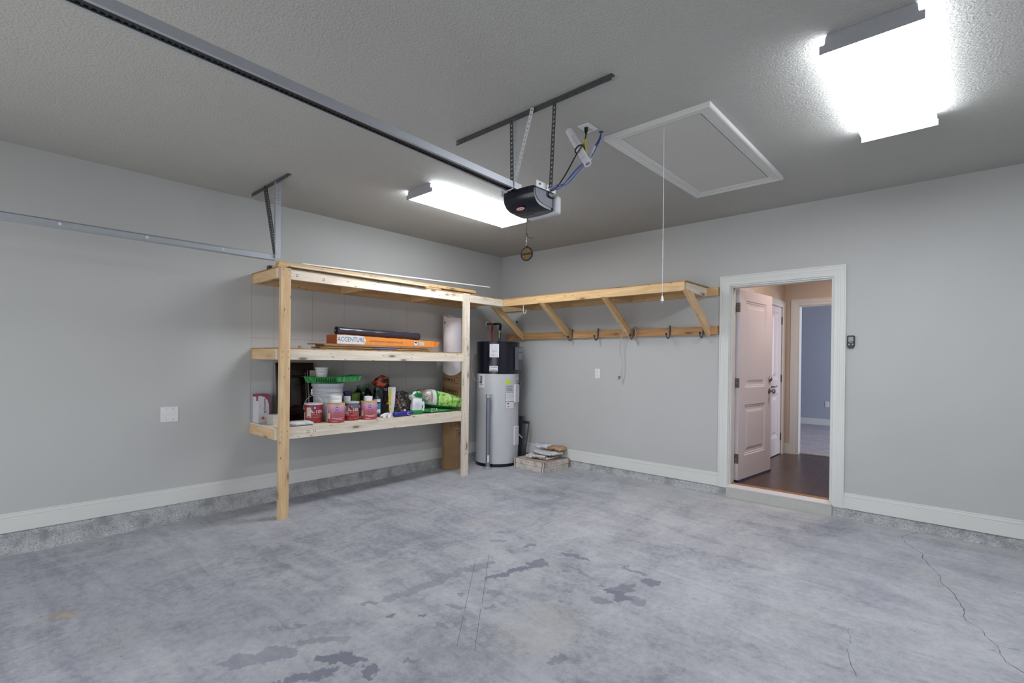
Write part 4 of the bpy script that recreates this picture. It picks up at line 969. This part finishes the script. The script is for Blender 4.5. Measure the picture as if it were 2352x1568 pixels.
MB().prism([(.4512, -1.885+.026*math.cos(t_), ZP+.036+.026*math.sin(t_)) for t_ in [2*pi*k/20 for k in range(20)]], (.0006, 0, 0)).done('round_logo', PAPER, ob)
MB().prism([(.4520, -1.885+.02*math.cos(t_), ZP+.036+.02*math.sin(t_)) for t_ in [pi*k/10 for k in range(11)]], (.0004, 0, 0)).done('logo_arc', LBLUE, ob)
MB().box(.4512, .4518, -1.845, -1.765, ZP+.014, ZP+.056).done('small_label', simple('label_pale', hexc(180, 190, 186), .7), ob)
BR = root('plastic_roll', (.33, -2.27, ZP+.09), 'glossy black roll of plastic sheeting on top of the orange carton', 'roll')
p0, p1 = Vector((.33, -2.80, ZP+.141)), Vector((.33, -1.76, ZP+.120)); m = MB(); secs = []; nn = 30; axd = (p1-p0).normalized()
for j in range(31):
    p = p0.lerp(p1, j/30); ring = []
    for i in range(24):
        a_ = 2*pi*i/24; rr = .0365+.006*noise.noise(Vector((j*.45, math.cos(a_)*2.1, math.sin(a_)*1.3)))+(.002 if j in (0, 1, 29, 30) else 0)
        ring.append(m.b.verts.new(p+Vector((math.cos(a_)*rr, 0, math.sin(a_)*rr))))
    secs.append(ring)
for j in range(30):
    for i in range(24): m.b.faces.new((secs[j][i], secs[j][(i+1) % 24], secs[j+1][(i+1) % 24], secs[j+1][i]))
m.done('rolled_sheeting', simple('sheeting_black', hexc(52, 52, 66), .24), BR, smooth=.9, solid=.003)
tag(MB().tube([(.52, -2.47, ZM+.012), (.54, -2.42, ZM+.014), (.555, -2.36, ZM+.012), (.55, -2.28, ZM+.012), (.56, -2.22, ZM+.012)], .010, 8, 1).done('blue_strap', simple('strap_blue', hexc(74, 84, 130), .5), None, smooth=1.), 'coiled blue grey strap end in front of the laminate planks', 'strap')
tag(MB().lathe([(.0, 0), (.02, 0), (.012, .022), (.0, .026)], 10, Matrix.Translation((.45, -3.23, ZM))).done('wood_scrap', KRAFT), 'tiny brown scrap alone on the middle deck near the left post', 'scrap')
# ------------------------------------------------------------------ bottom deck
ZB = .7555
def can(x, y, kind, lb, ang=0, handle=True, top=None):
    r = root('paint_can', (x, y, ZB), lb, 'paint can', 'gallon paint cans on the bottom deck')
    Rr, Hh = .083, .188; C = Matrix.Translation((x, y, ZB))
    A0 = math.atan2(-5.353-y, 5.125-x)
    if kind == 'A': body = REDL
    else:
        body = MATS.get('can_pink')
        if not body:
            t = NT('can_pink'); o = t.obj(); sx = t.add('ShaderNodeSeparateXYZ'); t.link(o, sx.inputs[0])
            t.base(t.ramp(t.rng(sx.outputs[2], 0, .188), [(.1, hexc(166, 62, 68)), (.45, hexc(184, 92, 106)), (.75, hexc(204, 150, 184)), (1., hexc(212, 180, 212))])); t.rough(.45); MATS['can_pink'] = body = t.m
    MB().lathe([(0, 0), (Rr, 0), (Rr, Hh-.012), (Rr-.002, Hh-.010)], 36).done('can_body', body, r, C, smooth=.6)
    rim = WHITE2 if kind == 'A' else simple('rim_gold', hexc(206, 172, 74), .4)
    MB().lathe([(Rr+.0015, Hh-.014), (Rr+.0015, Hh), (Rr-.006, Hh), (Rr-.010, Hh-.006)], 36).done('rim', rim, r, C, smooth=.5)
    MB().lathe([(Rr-.010, Hh-.006), (Rr-.018, Hh-.002), (.05, Hh-.003), (0, Hh-.003)], 36).done('lid', WHITE2, r, C, smooth=.6)
    c2 = (0, 0)
    def pt(name, da, wd, z0, z1, mat, rr=.0006): return MB().patch(c2, Rr+rr, A0+R(da)-wd/2/Rr, A0+R(da)+wd/2/Rr, z0, z1, 6).done(name, mat, r, C)
    if kind == 'A':
        pt('price_label', -32, .047, .055, .150, CREAM); pt('barcode', -32, .030, .060, .067, INK, .001); pt('side_label', -75, .03, 0.0, .10, CREAM)
        pt('logo', 8, .026, .128, .165, LBLUE); pt('logo_mark', 8, .012, .136, .158, PAPER, .001)
        text('lettering', 'A-100', .046, C, PAPER, r, wrap=((0, 0), Rr+.0008, A0+R(20), .108, 1), squash=1.12, bold=.0006)
        for z, wd, da in ((.083, .10, 25), (.068, .07, 35), (.055, .09, 30), (.018, .03, -8), (.018, .014, 35)): pt('printed_line', da, wd, z-.0014, z+.0014, simple('line_pinkish', hexc(214, 160, 158), .6))
    else:
        pt('logo', 8, .024, .125, .155, LBLUE); pt('logo_mark', 8, .011, .131, .150, PAPER, .001)
        pt('price_label', -48, .028, .04, .095, CREAM); pt('side_label', -70, .02, .0, .13, CREAM)
        GR = simple('print_grey', hexc(140, 104, 118), .6)
        text('lettering', '400', .058, C, GR, r, wrap=((0, 0), Rr+.0008, A0+R(14), .092, 1))
        text('lettering', 'SUPER PAINT', .017, C, GR, r, wrap=((0, 0), Rr+.0008, A0+R(10), .122, 1)) if False else None
        for z, wd, da, m_ in ((.066, .13, 8, GR), (.045, .12, 18, PAPER), (.033, .07, 22, PAPER), (.012, .05, -5, PAPER)): pt('printed_line', da, wd, z-.0018, z+.0018, m_)
    for s in (-1, 1):
        MB().cyl(((Rr)*math.cos(A0+s*pi/2), Rr*math.sin(A0+s*pi/2), .135), ((Rr+.008)*math.cos(A0+s*pi/2), (Rr+.008)*math.sin(A0+s*pi/2), .135), .012, seg=10).done('handle_ear', GALV, r, C)
    return r, A0, C
def bail(r, A0, C, up, mat, tilt=0, R0=.091):
    pts = []; e = Vector((math.cos(A0+pi/2), math.sin(A0+pi/2), 0)); f = Vector((math.cos(A0), math.sin(A0), 0))
    for k in range(15):
        t_ = pi*k/14; pts.append(e*(-R0*math.cos(t_))+Vector((0, 0, .135))+(Vector((0, 0, 1))*math.cos(tilt)+f*math.sin(tilt))*(up*math.sin(t_)))
    MB().tube(pts, .002, 6).done('bail_handle', mat, r, C, smooth=1.)
r, a, C = can(.385, -3.055, 'A', 'red gallon paint can with its wire handle standing up, leftmost'); bail(r, a, C, .125, GALV)
r, a, C = can(.522, -2.895, 'P', 'pink and red gallon can topped by two white rolls'); bail(r, a, C, .095, WHITE, -.85)
r, a, C = can(.452, -2.692, 'A', 'red gallon can with grey paint drips down its label'); bail(r, a, C, .09, GALVD, -.7)
MB().patch((0, 0), .0848, a-R(50), a+R(60), .150, .176, 10).patch((0, 0), .0849, a-R(28), a-R(20), .09, .16, 3).patch((0, 0), .0849, a+R(8), a+R(50), .125, .16, 5).patch((0, 0), .0849, a+R(52), a+R(66), .01, .16, 3).done('paint_drip', simple('drip_grey', hexc(104, 108, 120), .4), r, C)
r, a, C = can(.500, -2.515, 'P', 'pink and red gallon can with a small white cup on it, rightmost'); bail(r, a, C, .09, WHITE2, -1.45)
for k, (z, lb) in enumerate(((ZB+.189, 'lower white roll on the pink can beside the handle-up can'), (ZB+.226, 'upper white roll on the same pink can'))):
    tag(MB().lathe([(.020, .0), (.056, 0), (.057, .002), (.057, .034), (.056, .036), (.020, .036), (.020, 0)], 36, Matrix.Translation((.517, -2.895, z))).done('tape_roll', WHITE, None, smooth=.6), lb, 'tape roll', 'white rolls on a can')
tag(MB().lathe([(0, 0), (.040, 0), (.042, .046), (.039, .048), (.037, .006), (0, .006)], 28, Matrix.Translation((.488, -2.512, ZB+.189))).done('plastic_cup', WHITE, None, smooth=.6), 'small white round cup on the rightmost pink can', 'cup')
tag(MB().lathe([(0, 0), (.034, 0), (.034, .052), (.030, .055), (0, .055)], 28, Matrix.Translation((.452, -2.735, ZB+.189))).done('plastic_jar', simple('jar_grey', hexc(186, 188, 192), .5), None, smooth=.6), 'pale grey round jar on the dripped red can', 'jar')
# bucket
BX, BY = .262, -2.845
BK = root('plastic_bucket', (BX, BY, ZB), 'large pale grey five gallon bucket holding the green tray', 'bucket')
C = Matrix.Translation((BX, BY, ZB)); BKM = simple('bucket_plastic', hexc(182, 184, 192), .45, var=.02)
MB().lathe([(0, 0), (.132, 0), (.135, .004), (.143, .245), (.152, .248), (.152, .262), (.146, .266), (.146, .285), (.154, .288), (.154, .294), (.147, .298), (.147, .322), (.153, .325), (.153, .329), (.148, .333), (.149, .350)], 48, C).done('bucket_body', BKM, BK, smooth=.5)
MB().lathe([(.150, .340), (.160, .342), (.160, .372), (.150, .376), (.140, .366), (0, .366)], 48, C).done('lid', BKM, BK, smooth=.5)
A0 = math.atan2(-5.353-BY, 5.125-BX); m = MB()
for k in range(18): an = A0-pi/2+k*pi/17; m.box(.1595, .1612, -.0015, .0015, .346, .364, Matrix.Rotation(an, 4, 'Z'))
m.done('lid_tabs', MIDGREY, BK, C)
MB().patch((0, 0), .1445, A0-.5, A0+.75, .05, .225, 12).done('paper_label', simple('label_faded', hexc(196, 200, 206), .7), BK, C)
e = Vector((math.cos(A0+pi/2), math.sin(A0+pi/2), 0)); f = Vector((math.cos(A0), math.sin(A0), 0))
MB().tube([e*(-.155)+Vector((0, 0, .30)), e*(-.175)+f*.02+Vector((0, 0, .25)), e*(-.185)+f*.045+Vector((0, 0, .20)), e*(-.165)+f*.07+Vector((0, 0, .15))], .002, 6, 1).done('bail_handle', GALV, BK, C)
MB().box(-.012, .012, -.012, .012, .255, .315, Matrix.Translation(e*(-.15)) @ Matrix.Rotation(A0, 4, 'Z')).done('handle_ear', WHITE, BK, C, bevel=.003)
# green tray
t = NT('green_film'); t.p.inputs['Base Color'].default_value = (*hexc(40, 160, 80), 1); t.rough(.25); t.p.inputs['Transmission Weight'].default_value = .12; o_ = t.obj(); n_ = t.noise(t.mapping(o_, (20, 20, 6)), 2, 3); t.base(t.ramp(n_, [(.3, hexc(24, 134, 60)), (.7, hexc(100, 206, 124))])); GRN = t.m
GT = root('paint_tray', (.24, -2.78, ZB+.377), 'translucent green paint tray liner resting on the bucket lid', 'tray')
zt = ZB+.3775; m = MB()
st_ = [(-3.045, .064, .064, .09, .38), (-3.034, .062, .063, .11, .36), (-3.018, .002, .062, .122, .348), (-2.80, .001, .060, .122, .348), (-2.60, .012, .064, .115, .355), (-2.535, .020, .068, .110, .360), (-2.505, .072, .074, .10, .37), (-2.475, .076, .078, .09, .38)]
prev = None
for (y_, zb_, zr_, xa, xb) in st_:
    r_ = [m.b.verts.new(v) for v in ((xa-.02, y_, zt+zr_), (xa, y_, zt+zr_), (xa+.012, y_, zt+zb_), (xb-.012, y_, zt+zb_), (xb, y_, zt+zr_), (xb+.02, y_, zt+zr_))]
    if prev:
        for i in range(5): m.b.faces.new((prev[i], prev[i+1], r_[i+1], r_[i]))
    prev = r_
m.done('tray_shell', GRN, GT, solid=.002)
m = MB()
for k in range(9): m.box(.342, .353, -3.01+k*.024, -3.002+k*.024, zt+.010, zt+.054)
m.done('tray_ribs', simple('green_dark', hexc(10, 84, 36), .4), GT)
# cup in tray
CU = root('yogurt_cup', (.25, -2.88, zt+.006), 'white tapered cup with a green band standing in the green tray', 'cup')
C = Matrix.Translation((.245, -2.905, zt+.012))
MB().lathe([(0, 0), (.048, 0), (.060, .125), (.067, .131), (.068, .145), (.063, .145), (.046, .004)], 30, C).done('cup_body', WHITE, CU, smooth=.5)
MB().lathe([(.0530, .056), (.0562, .086)], 30, C).done('green_band', simple('band_green', hexc(40, 70, 56), .5), CU)
MB().lathe([(.0574, .098), (.0577, .102)], 12, C, a0=R(-60), a1=R(0)).done('lettering_line', INK, CU)
# outlet cover plate leaning
LP = root('cover_panel', (.07, -2.89, ZB+.44), 'white plate with round cut-outs standing behind the white cup', 'plate')
m = MB().box(-.003, .003, -.05, .06, 0, .125); m.mi = 1
for z in (.045, .085): m.cyl((.003, .028, z), (.0036, .028, z), .014, seg=16)
for z in (.045, .085): m.mi = 0; m.cyl((.0036, .028, z), (.0041, .028, z), .010, seg=16)
m.done('plate', [CREAM, INKG], LP, Matrix.Translation((.115, -2.92, ZB+.377)))
# cabinet door
CD = root('cabinet_door', (.08, -3.09, ZB), 'dark espresso framed cabinet door leaning on the wall behind the left post', 'cabinet door')
M = Matrix.Translation((.125, -3.285, ZB)) @ Matrix.Rotation(-R(7.5), 4, 'Y') @ Matrix(((0,-1,0,0),(1,0,0,0),(0,0,1,0),(0,0,0,1)))
ESP = simple('espresso', hexc(30, 16, 14), .22, var=.1)
panel_door(.385, .585, .02, [(.062, .323, .065, .515)]).done('door_panel', ESP, CD, M)
# duracolor box
DB = root('product_carton', (.09, -3.42, ZB), 'small white and plum carton at the far left of the bottom deck', 'box')
M = Matrix.Translation((.137, -3.479, ZB)) @ Matrix.Rotation(R(2), 4, 'Z')
m = MB().box(-.13, 0, 0, .108, 0, .272); m.done('carton', simple('carton_white', hexc(206, 204, 212), .6), DB, M)
PLUM = simple('plum', hexc(140, 60, 92), .5)
MB().prism([(.0006, 0, .272), (.0006, 0, .262), (.0006, .03, .258), (.0006, .06, .245), (.0006, .085, .215), (.0006, .098, .17), (.0006, .10, .10), (.0006, .09, .02), (.0006, .086, 0), (.0006, .108, 0), (.0006, .108, .272)], (.0006, 0, 0)).done('plum_panel', PLUM, DB, M)
MB().box(-.13, 0, -.0006, 0, .25, .272).box(-.131, .0005, 0, .108, .2722, .2735).box(-.05, -.01, -.0006, 0, .21, .25).done('plum_top', PLUM, DB, M)
text('lettering', 'DURACOLOR', .026, M @ face_x(.0014, .058, .165, -pi/2), INK, DB, squash=.9)
MB().prism([(.0012, .042, .030), (.0012, .058, .048), (.0012, .042, .066), (.0012, .026, .048)], (.0006, 0, 0)).done('diamond_logo', simple('diamond', hexc(206, 96, 80), .5), DB, M)
# tiles stack
for k in range(8):
    M = Matrix.Translation((.30, -3.385, ZB+.0005+k*.0113)) @ Matrix.Rotation(R(random.uniform(-3, 3)), 4, 'Z')
    tag(MB().box(-.075, .075, -.05, .075, 0, .0105).done('ceramic_tile', simple('tile_cream', hexc(196, 190, 180), .5), None, M, bevel=.001), 'small cream tile in the neat stack behind the left post', 'tile', 'small tiles stacked behind the left post')
heap('plastic_bag', (.535, -3.245, ZB+.019), (.12, .22, .034), 0, WPL, 'flat clear white plastic bag by the left post on the bottom deck', 'bag', 21, .008, .006)
# bottles
def bottle(x, y, hgt, rad, lb, cap=GREEN, capr=.019, label=None, body=DKBOT, grp='dark bottles behind the cans', z=ZB):
    r = root('plastic_bottle', (x, y, z), lb, 'bottle', grp); C = Matrix.Translation((x, y, z)); nk = capr*.85
    MB().lathe([(0, 0), (rad*.95, 0), (rad, .006), (rad, hgt*.60), (rad*.93, hgt*.68), (rad*.6, hgt*.80), (nk, hgt*.87), (nk, hgt*.93)], 28, C).done('bottle_body', body, r, smooth=.8)
    MB().lathe([(capr, hgt*.90), (capr, hgt*.985), (capr*.8, hgt), (0, hgt)], 20, C).done('cap', cap, r, smooth=.5)
    if label:
        A = math.atan2(-5.353-y, 5.125-x); lm = MB().patch((x, y), rad+.0008, A-.9, A+.9, z+hgt*.12, z+hgt*.55, 10); lm.done('label', label, r)
    return r
bottle(.14, -2.425, .335, .060, 'dark green bottle with a green cap, left one of the tall pair')
bottle(.12, -2.302, .338, .058, 'dark green bottle with a green cap, middle, just left of the orange sack')
bottle(.312, -2.296, .318, .036, 'dark green-capped bottle half hidden by the orange and black sack')
bottle(.255, -2.435, .27, .036, 'shorter green-capped bottle in front of the tall pair', z=ZB)
bb2 = bottle(.397, -2.353, .27, .046, 'dark blue bottle with a white and blue label behind the rightmost can', cap=BLACK, body=simple('bottle_navy', hexc(36, 44, 62), .3), label=simple('label_bluewhite', hexc(60, 130, 178), .5), grp='dark bottles behind the cans')
A = math.atan2(-5.353+2.353, 5.125-.397)
MB().patch((.397, -2.353), .0475, A-.9, A+.9, ZB+.165, ZB+.195, 8).patch((.397, -2.353), .0475, A-.9, A+.9, ZB+.05, ZB+.085, 8).done('label_band', PAPER, bb2)
sb = bottle(.29, -2.655, .285, .040, 'blue-capped can between the bucket and the green carton', cap=simple('cap_blue', hexc(36, 50, 130), .35), capr=.036, label=REDL, body=simple('can_navy', hexc(40, 44, 96), .4))
# green-yellow package
GP = root('garden_packet', (.26, -2.53, ZB), 'olive green and lime carton behind the dripped can', 'box')
M = Matrix.Translation((.27, -2.535, ZB)) @ Matrix.Rotation(R(-30), 4, 'Z')
MB().box(-.03, .03, -.045, .045, 0, .265).done('packet', simple('olive', hexc(66, 84, 24), .5), GP, M, bevel=.006)
MB().box(.0302, .0312, -.035, .02, .12, .25).done('lime_panel', simple('lime', hexc(96, 140, 24), .5), GP, M)
# charcoal bag
def mat_sack(name, base_, bands):
    t = NT(name); o = t.obj(); n = t.noise(o, 10, 4); col = base_
    t.base(t.ramp(t.noise(o, 9, 3, .5, .6), bands, 'LINEAR')); t.rough(.35); return t.m
SK = mat_sack('sack_black', None, [(.3, hexc(12, 12, 18)), (.6, hexc(24, 22, 28)), (.66, hexc(40, 34, 34))])
CB = root('charcoal_sack', (.22, -2.15, ZB), 'upright black sack with an orange ring and folded red top', 'bag')
def lean(p): return Vector((p.x, p.y, p.z))
blob('sack_body', (.13, .195, .36), Matrix.Translation((.225, -2.175, ZB+.18)), SK, CB, e=.55, amp=.02, fr=8, seed=3, fine=.006)
blob('folded_top', (.11, .19, .12), Matrix.Translation((.225, -2.185, ZB+.375)) @ Matrix.Rotation(R(18), 4, 'X'), mat_sack('sack_orange', None, [(.3, hexc(16, 14, 16)), (.45, hexc(36, 20, 18)), (.5, hexc(190, 72, 40)), (.6, hexc(206, 92, 56)), (.66, hexc(24, 16, 18))]), CB, e=.6, amp=.028, fr=11, seed=6, fine=.010)
m = MB().lathe([(.046, 0), (.052, 0), (.052, .001), (.046, .001)], 28, None, a0=-1.9, a1=1.5); m.done('orange_ring', ORANGE, CB, Matrix.Translation((.303, -2.150, ZB+.215)) @ Matrix.Rotation(pi/2, 4, 'Y') @ Matrix.Rotation(pi/2, 4, 'Z'))
text('lettering', "'US", .036, face_x(.300, -2.180, ZB+.285), PAPER, CB)
MB().box(.298, .300, -2.17, -2.12, ZB+.12, ZB+.145).done('yellow_mark', YEL, CB)
# white yellow tube bag
WY = root('grout_tube', (.38, -2.145, ZB), 'tall white and yellow printed pouch standing beside the black sack', 'pouch')
M = Matrix.Translation((.385, -2.155, ZB)) @ Matrix.Rotation(R(-38), 4, 'Z')
m = MB(); n = 8; secs = []
for (z, w, d) in ((0, .030, .030), (.03, .040, .032), (.12, .062, .030), (.2, .074, .024), (.27, .080, .016), (.31, .082, .006), (.318, .070, .002)):
    secs.append([m.b.verts.new((d/2*sx_, w/2*sy_*2*.5, z)) for sx_, sy_ in ((1, -1), (1, 1), (-1, 1), (-1, -1))])
for j in range(len(secs)-1):
    for i in range(4): m.b.faces.new((secs[j][i], secs[j][(i+1) % 4], secs[j+1][(i+1) % 4], secs[j+1][i]))
m.b.faces.new(secs[0]); m.b.faces.new(secs[-1][::-1]); m.done('pouch', PAPER, WY, M, smooth=.4)
for z0, z1 in ((.11, .16), (.17, .29), (.055, .085)): MB().box(.0150, .0160, -.030, -.004, z0, z1).done('yellow_print', YEL, WY, M)
# open dark bag
OBM = mat_sack('bag_camo', None, [(.36, hexc(24, 26, 26)), (.44, hexc(110, 102, 98)), (.5, hexc(34, 32, 30)), (.56, hexc(180, 174, 170)), (.64, hexc(60, 84, 62))])
ob1 = blob('soil_bag', (.20, .23, .24), Matrix.Translation((.20, -1.93, ZB+.12)), OBM, None, e=.6, amp=.035, fr=9, seed=14, fine=.016, nu=60, nv=30, sm=.5)
tag(ob1, 'crumpled dark grey bag slumped between the yellow pouch and the green pouch', 'bag')
# white/green pouch with rolled top
GPu = root('fertilizer_pouch', (.465, -1.865, ZB), 'green and white printed pouch with its top rolled open', 'pouch')
M = Matrix.Translation((.465, -1.865, ZB)) @ Matrix.Rotation(R(-12), 4, 'Z')
t = NT('pouch_print'); o = t.obj(); sx = t.add('ShaderNodeSeparateXYZ'); t.link(o, sx.inputs[0]); t.base(t.ramp(t.rng(sx.outputs[2], -.095, .095), [(0, hexc(20, 130, 60)), (.2, hexc(70, 170, 90)), (.24, hexc(10, 120, 90)), (.27, hexc(214, 218, 224)), (.9, hexc(206, 208, 212))], 'CONSTANT')); t.rough(.35)
blob('pouch_body', (.075, .15, .19), M @ Matrix.Translation((0, 0, .095)), t.m, GPu, e=.25, amp=.010, fr=9, seed=18, fine=.004)
blob('rolled_opening', (.09, .15, .085), M @ Matrix.Translation((-.01, -.02, .215)) @ Matrix.Rotation(R(12), 4, 'X'), mat_sack('pouch_top', None, [(.38, hexc(16, 110, 50)), (.47, hexc(24, 130, 60)), (.5, hexc(206, 210, 208)), (.65, hexc(190, 190, 188))]), GPu, e=.6, amp=.02, fr=12, seed=4, fine=.008)
mk = MB()
for i in range(6): mk.box(.0385, .0390, -.04, .02-.01*(i % 2), .075+i*.012, .077+i*.012)
mk.done('printed_line', INKG, GPu, M)
MB().box(.039, .0400, .038, .072, .035, .185).done('green_side', simple('pouch_green', hexc(24, 130, 70), .4), GPu, M)
MB().box(.0402, .0410, .044, .068, .04, .075).done('barcode', PAPER, GPu, M)
# flat green bag and the big bag
FG = tag(blob('seed_bag', (.30, .52, .09), Matrix.Translation((.34, -1.515, ZB+.045)), mat_sack('bag_deepgreen', None, [(.3, hexc(14, 84, 40)), (.5, hexc(22, 120, 56)), (.7, hexc(60, 160, 90))]), None, e=.35, amp=.006, fr=7, seed=31, fine=.003, fn=lambda p: Vector((p.x, p.y, -.045+(p.z+.045)*(.72-.5*max(0, min(1, (p.y+.3)/.6)))))), 'flat dark green bag lettered in cream, lying under the big fertilizer bag', 'bag')
text('lettering', 'ZTA', .058, face_x(.4935, -1.64, ZB+.034), CREAM, FG)
def mat_big():
    t = NT('fertilizer_print'); o = t.obj(); sx = t.add('ShaderNodeSeparateXYZ'); t.link(o, sx.inputs[0])
    n = t.noise(o, 26, 5, .65); v = t.n.new('ShaderNodeTexVoronoi'); v.inputs['Scale'].default_value = 38; t.link(o, v.inputs['Vector'])
    x, y, z = sx.outputs
    green = t.ramp(n, [(.3, hexc(14, 112, 48)), (.7, hexc(36, 152, 74))])
    meadow = t.ramp(n, [(.35, hexc(60, 126, 50)), (.45, hexc(122, 184, 72)), (.55, hexc(176, 212, 116)), (.66, hexc(200, 206, 196))])
    meadow = t.mix(t.rng(v.outputs['Distance'], .22, .12, 0, .5), meadow, hexc(120, 70, 110))
    pale = t.ramp(n, [(.4, hexc(214, 216, 220)), (.6, hexc(196, 194, 192))])
    edge = t.math('ADD', y, t.math('MULTIPLY', x, .35))          # slanted print boundary
    c = t.mix(t.rng(edge, -.112, -.108), pale, green)
    c = t.mix(t.rng(edge, -.085, -.080), c, meadow)
    top = t.math('MULTIPLY', t.rng(edge, -.16, -.165), t.rng(z, .02, .03))
    c = t.mix(top, c, t.ramp(n, [(.42, hexc(176, 170, 162)), (.5, hexc(110, 96, 90)), (.55, hexc(190, 184, 178))]))
    zz_ = t.math('ADD', z, t.math('MULTIPLY', y, .12)); c = t.mix(t.rng(zz_, -.030, -.034), c, green)
    sp = t.mapping(o, (.05, .035, 1), (.09, .14, 0), (0, 0, 0), 'TEXTURE'); ln = t.add('ShaderNodeVectorMath', operation='LENGTH'); t.link(sp, ln.inputs[0])
    t.base(t.mix(t.rng(ln.outputs['Value'], 1.3, .6, 0, 1), c, hexc(226, 130, 60))); t.rough(.28); return t.m
BB = root('fertilizer_bag', (.33, -1.45, ZB+.09), 'big plump green and white fertilizer bag at the right end of the deck', 'bag')
def slope(p):
    k = max(0, min(1, (p.y+.33)/.66)); return Vector((p.x*(1-.42*k*k)+.135*k*k, p.y, -.10+.066*(1-k)+.012+(p.z+.10)*(1.12-.58*k**1.6)))
blob('bag_body', (.34, .67, .20), Matrix.Translation((.315, -1.425, ZB+.101)), mat_big(), BB, e=.5, amp=.012, fr=6, seed=41, fine=.003, fn=slope, nu=70, nv=32)
# blue caulking tool
CG = root('blue_tube', (.53, -2.1, ZB), 'blue plastic tube tool lying at the front of the deck', 'tool')
m = MB().lathe([(0, 0), (.024, 0), (.026, .006), (.026, .17), (.030, .172), (.030, .20), (.026, .204), (.022, .23), (.008, .245), (.006, .27), (0, .272)], 24, frame((.545, -2.235, ZB+.0305), (.535, -1.96, ZB+.0305)) @ Matrix.Rotation(pi/2, 4, 'Y'))
m.done('tube_body', simple('tool_blue', hexc(44, 46, 136), .3), CG, smooth=.6)
MB().cyl((.5645, -2.055, ZB+.0305), (.5665, -2.055, ZB+.0305), .017, seg=18).done('round_label', PAPER, CG)
m = MB().tube([(.48, -2.36, ZB+.012), (.46, -2.30, ZB+.035), (.50, -2.26, ZB+.04), (.54, -2.27, ZB+.03), (.53, -2.33, ZB+.012), (.49, -2.35, ZB+.02), (.48, -2.29, ZB+.03), (.53, -2.245, ZB+.03)], .009, 8, 2)
m.cyl((.555, -2.365, ZB+.018), (.565, -2.365, ZB+.018), .017, seg=16); m.cyl((.54, -2.30, ZB+.018), (.555, -2.30, ZB+.018), .017, seg=16)
tag(m.done('white_tubing', WHITE, None, smooth=.9), 'coil of white tubing between the pink can and the blue tool', 'tubing')
tag(MB().cyl((.40, -1.99, ZB+.0001), (.40, -1.99, ZB+.06), .018, .012, 12).done('small_bottle', WHITE, None, smooth=.6), 'small white bottle standing behind the blue tool', 'bottle')
tag(MB().tube([(.33, -2.07, ZB+.17), (.345, -2.05, ZB+.16), (.35, -2.035, ZB+.13)], .010, 8, 1).done('red_nozzle', simple('nozzle_red', hexc(196, 70, 60), .4), WY, smooth=1.), None) if False else None
nz = MB().tube([(.30, -2.08, ZB+.19), (.335, -2.06, ZB+.175), (.345, -2.04, ZB+.14)], .010, 8, 1).cyl((.30, -2.08, ZB+.0), (.30, -2.08, ZB+.20), .013, .011, 10)
tag(nz.done('spray_bottle', simple('nozzle_red', hexc(190, 66, 58), .4), None, smooth=1.), 'small red-nozzled bottle between the yellow pouch and the grey bag', 'bottle')

# ------------------------------------------------------------------ lights
def area(name, loc, rot, sx_, sy_, power, col):
    l = bpy.data.lights.new(name, 'AREA'); l.shape = 'RECTANGLE'; l.size = sx_; l.size_y = sy_; l.energy = power; l.color = col
    o = bpy.data.objects.new(name, l); COL.objects.link(o); o.location = loc; o.rotation_euler = rot; return o
area('daylight_opening', (3.0, -6.9, 1.3), (R(90), 0, 0), 4.8, 2.1, 55, (.99, 1., .97))
area('hall_lamp', (4.3, 1.1, 2.86), (0, 0, 0), .5, .5, 19, (1., .82, .70))
area('bedroom_window', (6.8, 4.6, 1.7), (0, R(90), 0), 1.6, 1.6, 90, (.78, .86, 1.))
w = bpy.data.worlds.new('world'); sc.world = w; w.use_nodes = True
bg = w.node_tree.nodes['Background']; bg.inputs[0].default_value = (.72, .82, 1., 1); bg.inputs[1].default_value = .5
sc.view_settings.view_transform = 'Standard'; sc.view_settings.look = 'None'; sc.view_settings.exposure = .55; sc.view_settings.gamma = 1
sc.cycles.max_bounces = 10; sc.cycles.diffuse_bounces = 6
sc.cycles.sample_clamp_indirect = 4.; sc.cycles.caustics_reflective = False; sc.cycles.caustics_refractive = False
# ------------------------------------------------------------------ camera
cam = bpy.data.cameras.new('camera'); co = bpy.data.objects.new('camera', cam); COL.objects.link(co); sc.camera = co
yaw, pitch, roll = .74201305, -.00178684, .01224832
f = Vector((-math.sin(yaw)*math.cos(pitch), math.cos(yaw)*math.cos(pitch), math.sin(pitch)))
rr = Vector((math.cos(yaw), math.sin(yaw), 0)); uu = rr.cross(f)
r2 = rr*math.cos(roll)+uu*math.sin(roll); u2 = -rr*math.sin(roll)+uu*math.cos(roll)
M = Matrix((r2, u2, -f)).transposed().to_4x4(); M.translation = Vector((5.27361295, -5.50881254, 1.42))*.9718
co.matrix_world = M
cam.sensor_width = 36; cam.sensor_fit = 'HORIZONTAL'; cam.lens = 1144.281137/2352*36
cam.shift_x = (1176-1175.0648)/2352; cam.shift_y = (830.7146-784)/2352
cam.clip_start = .02; cam.clip_end = 100
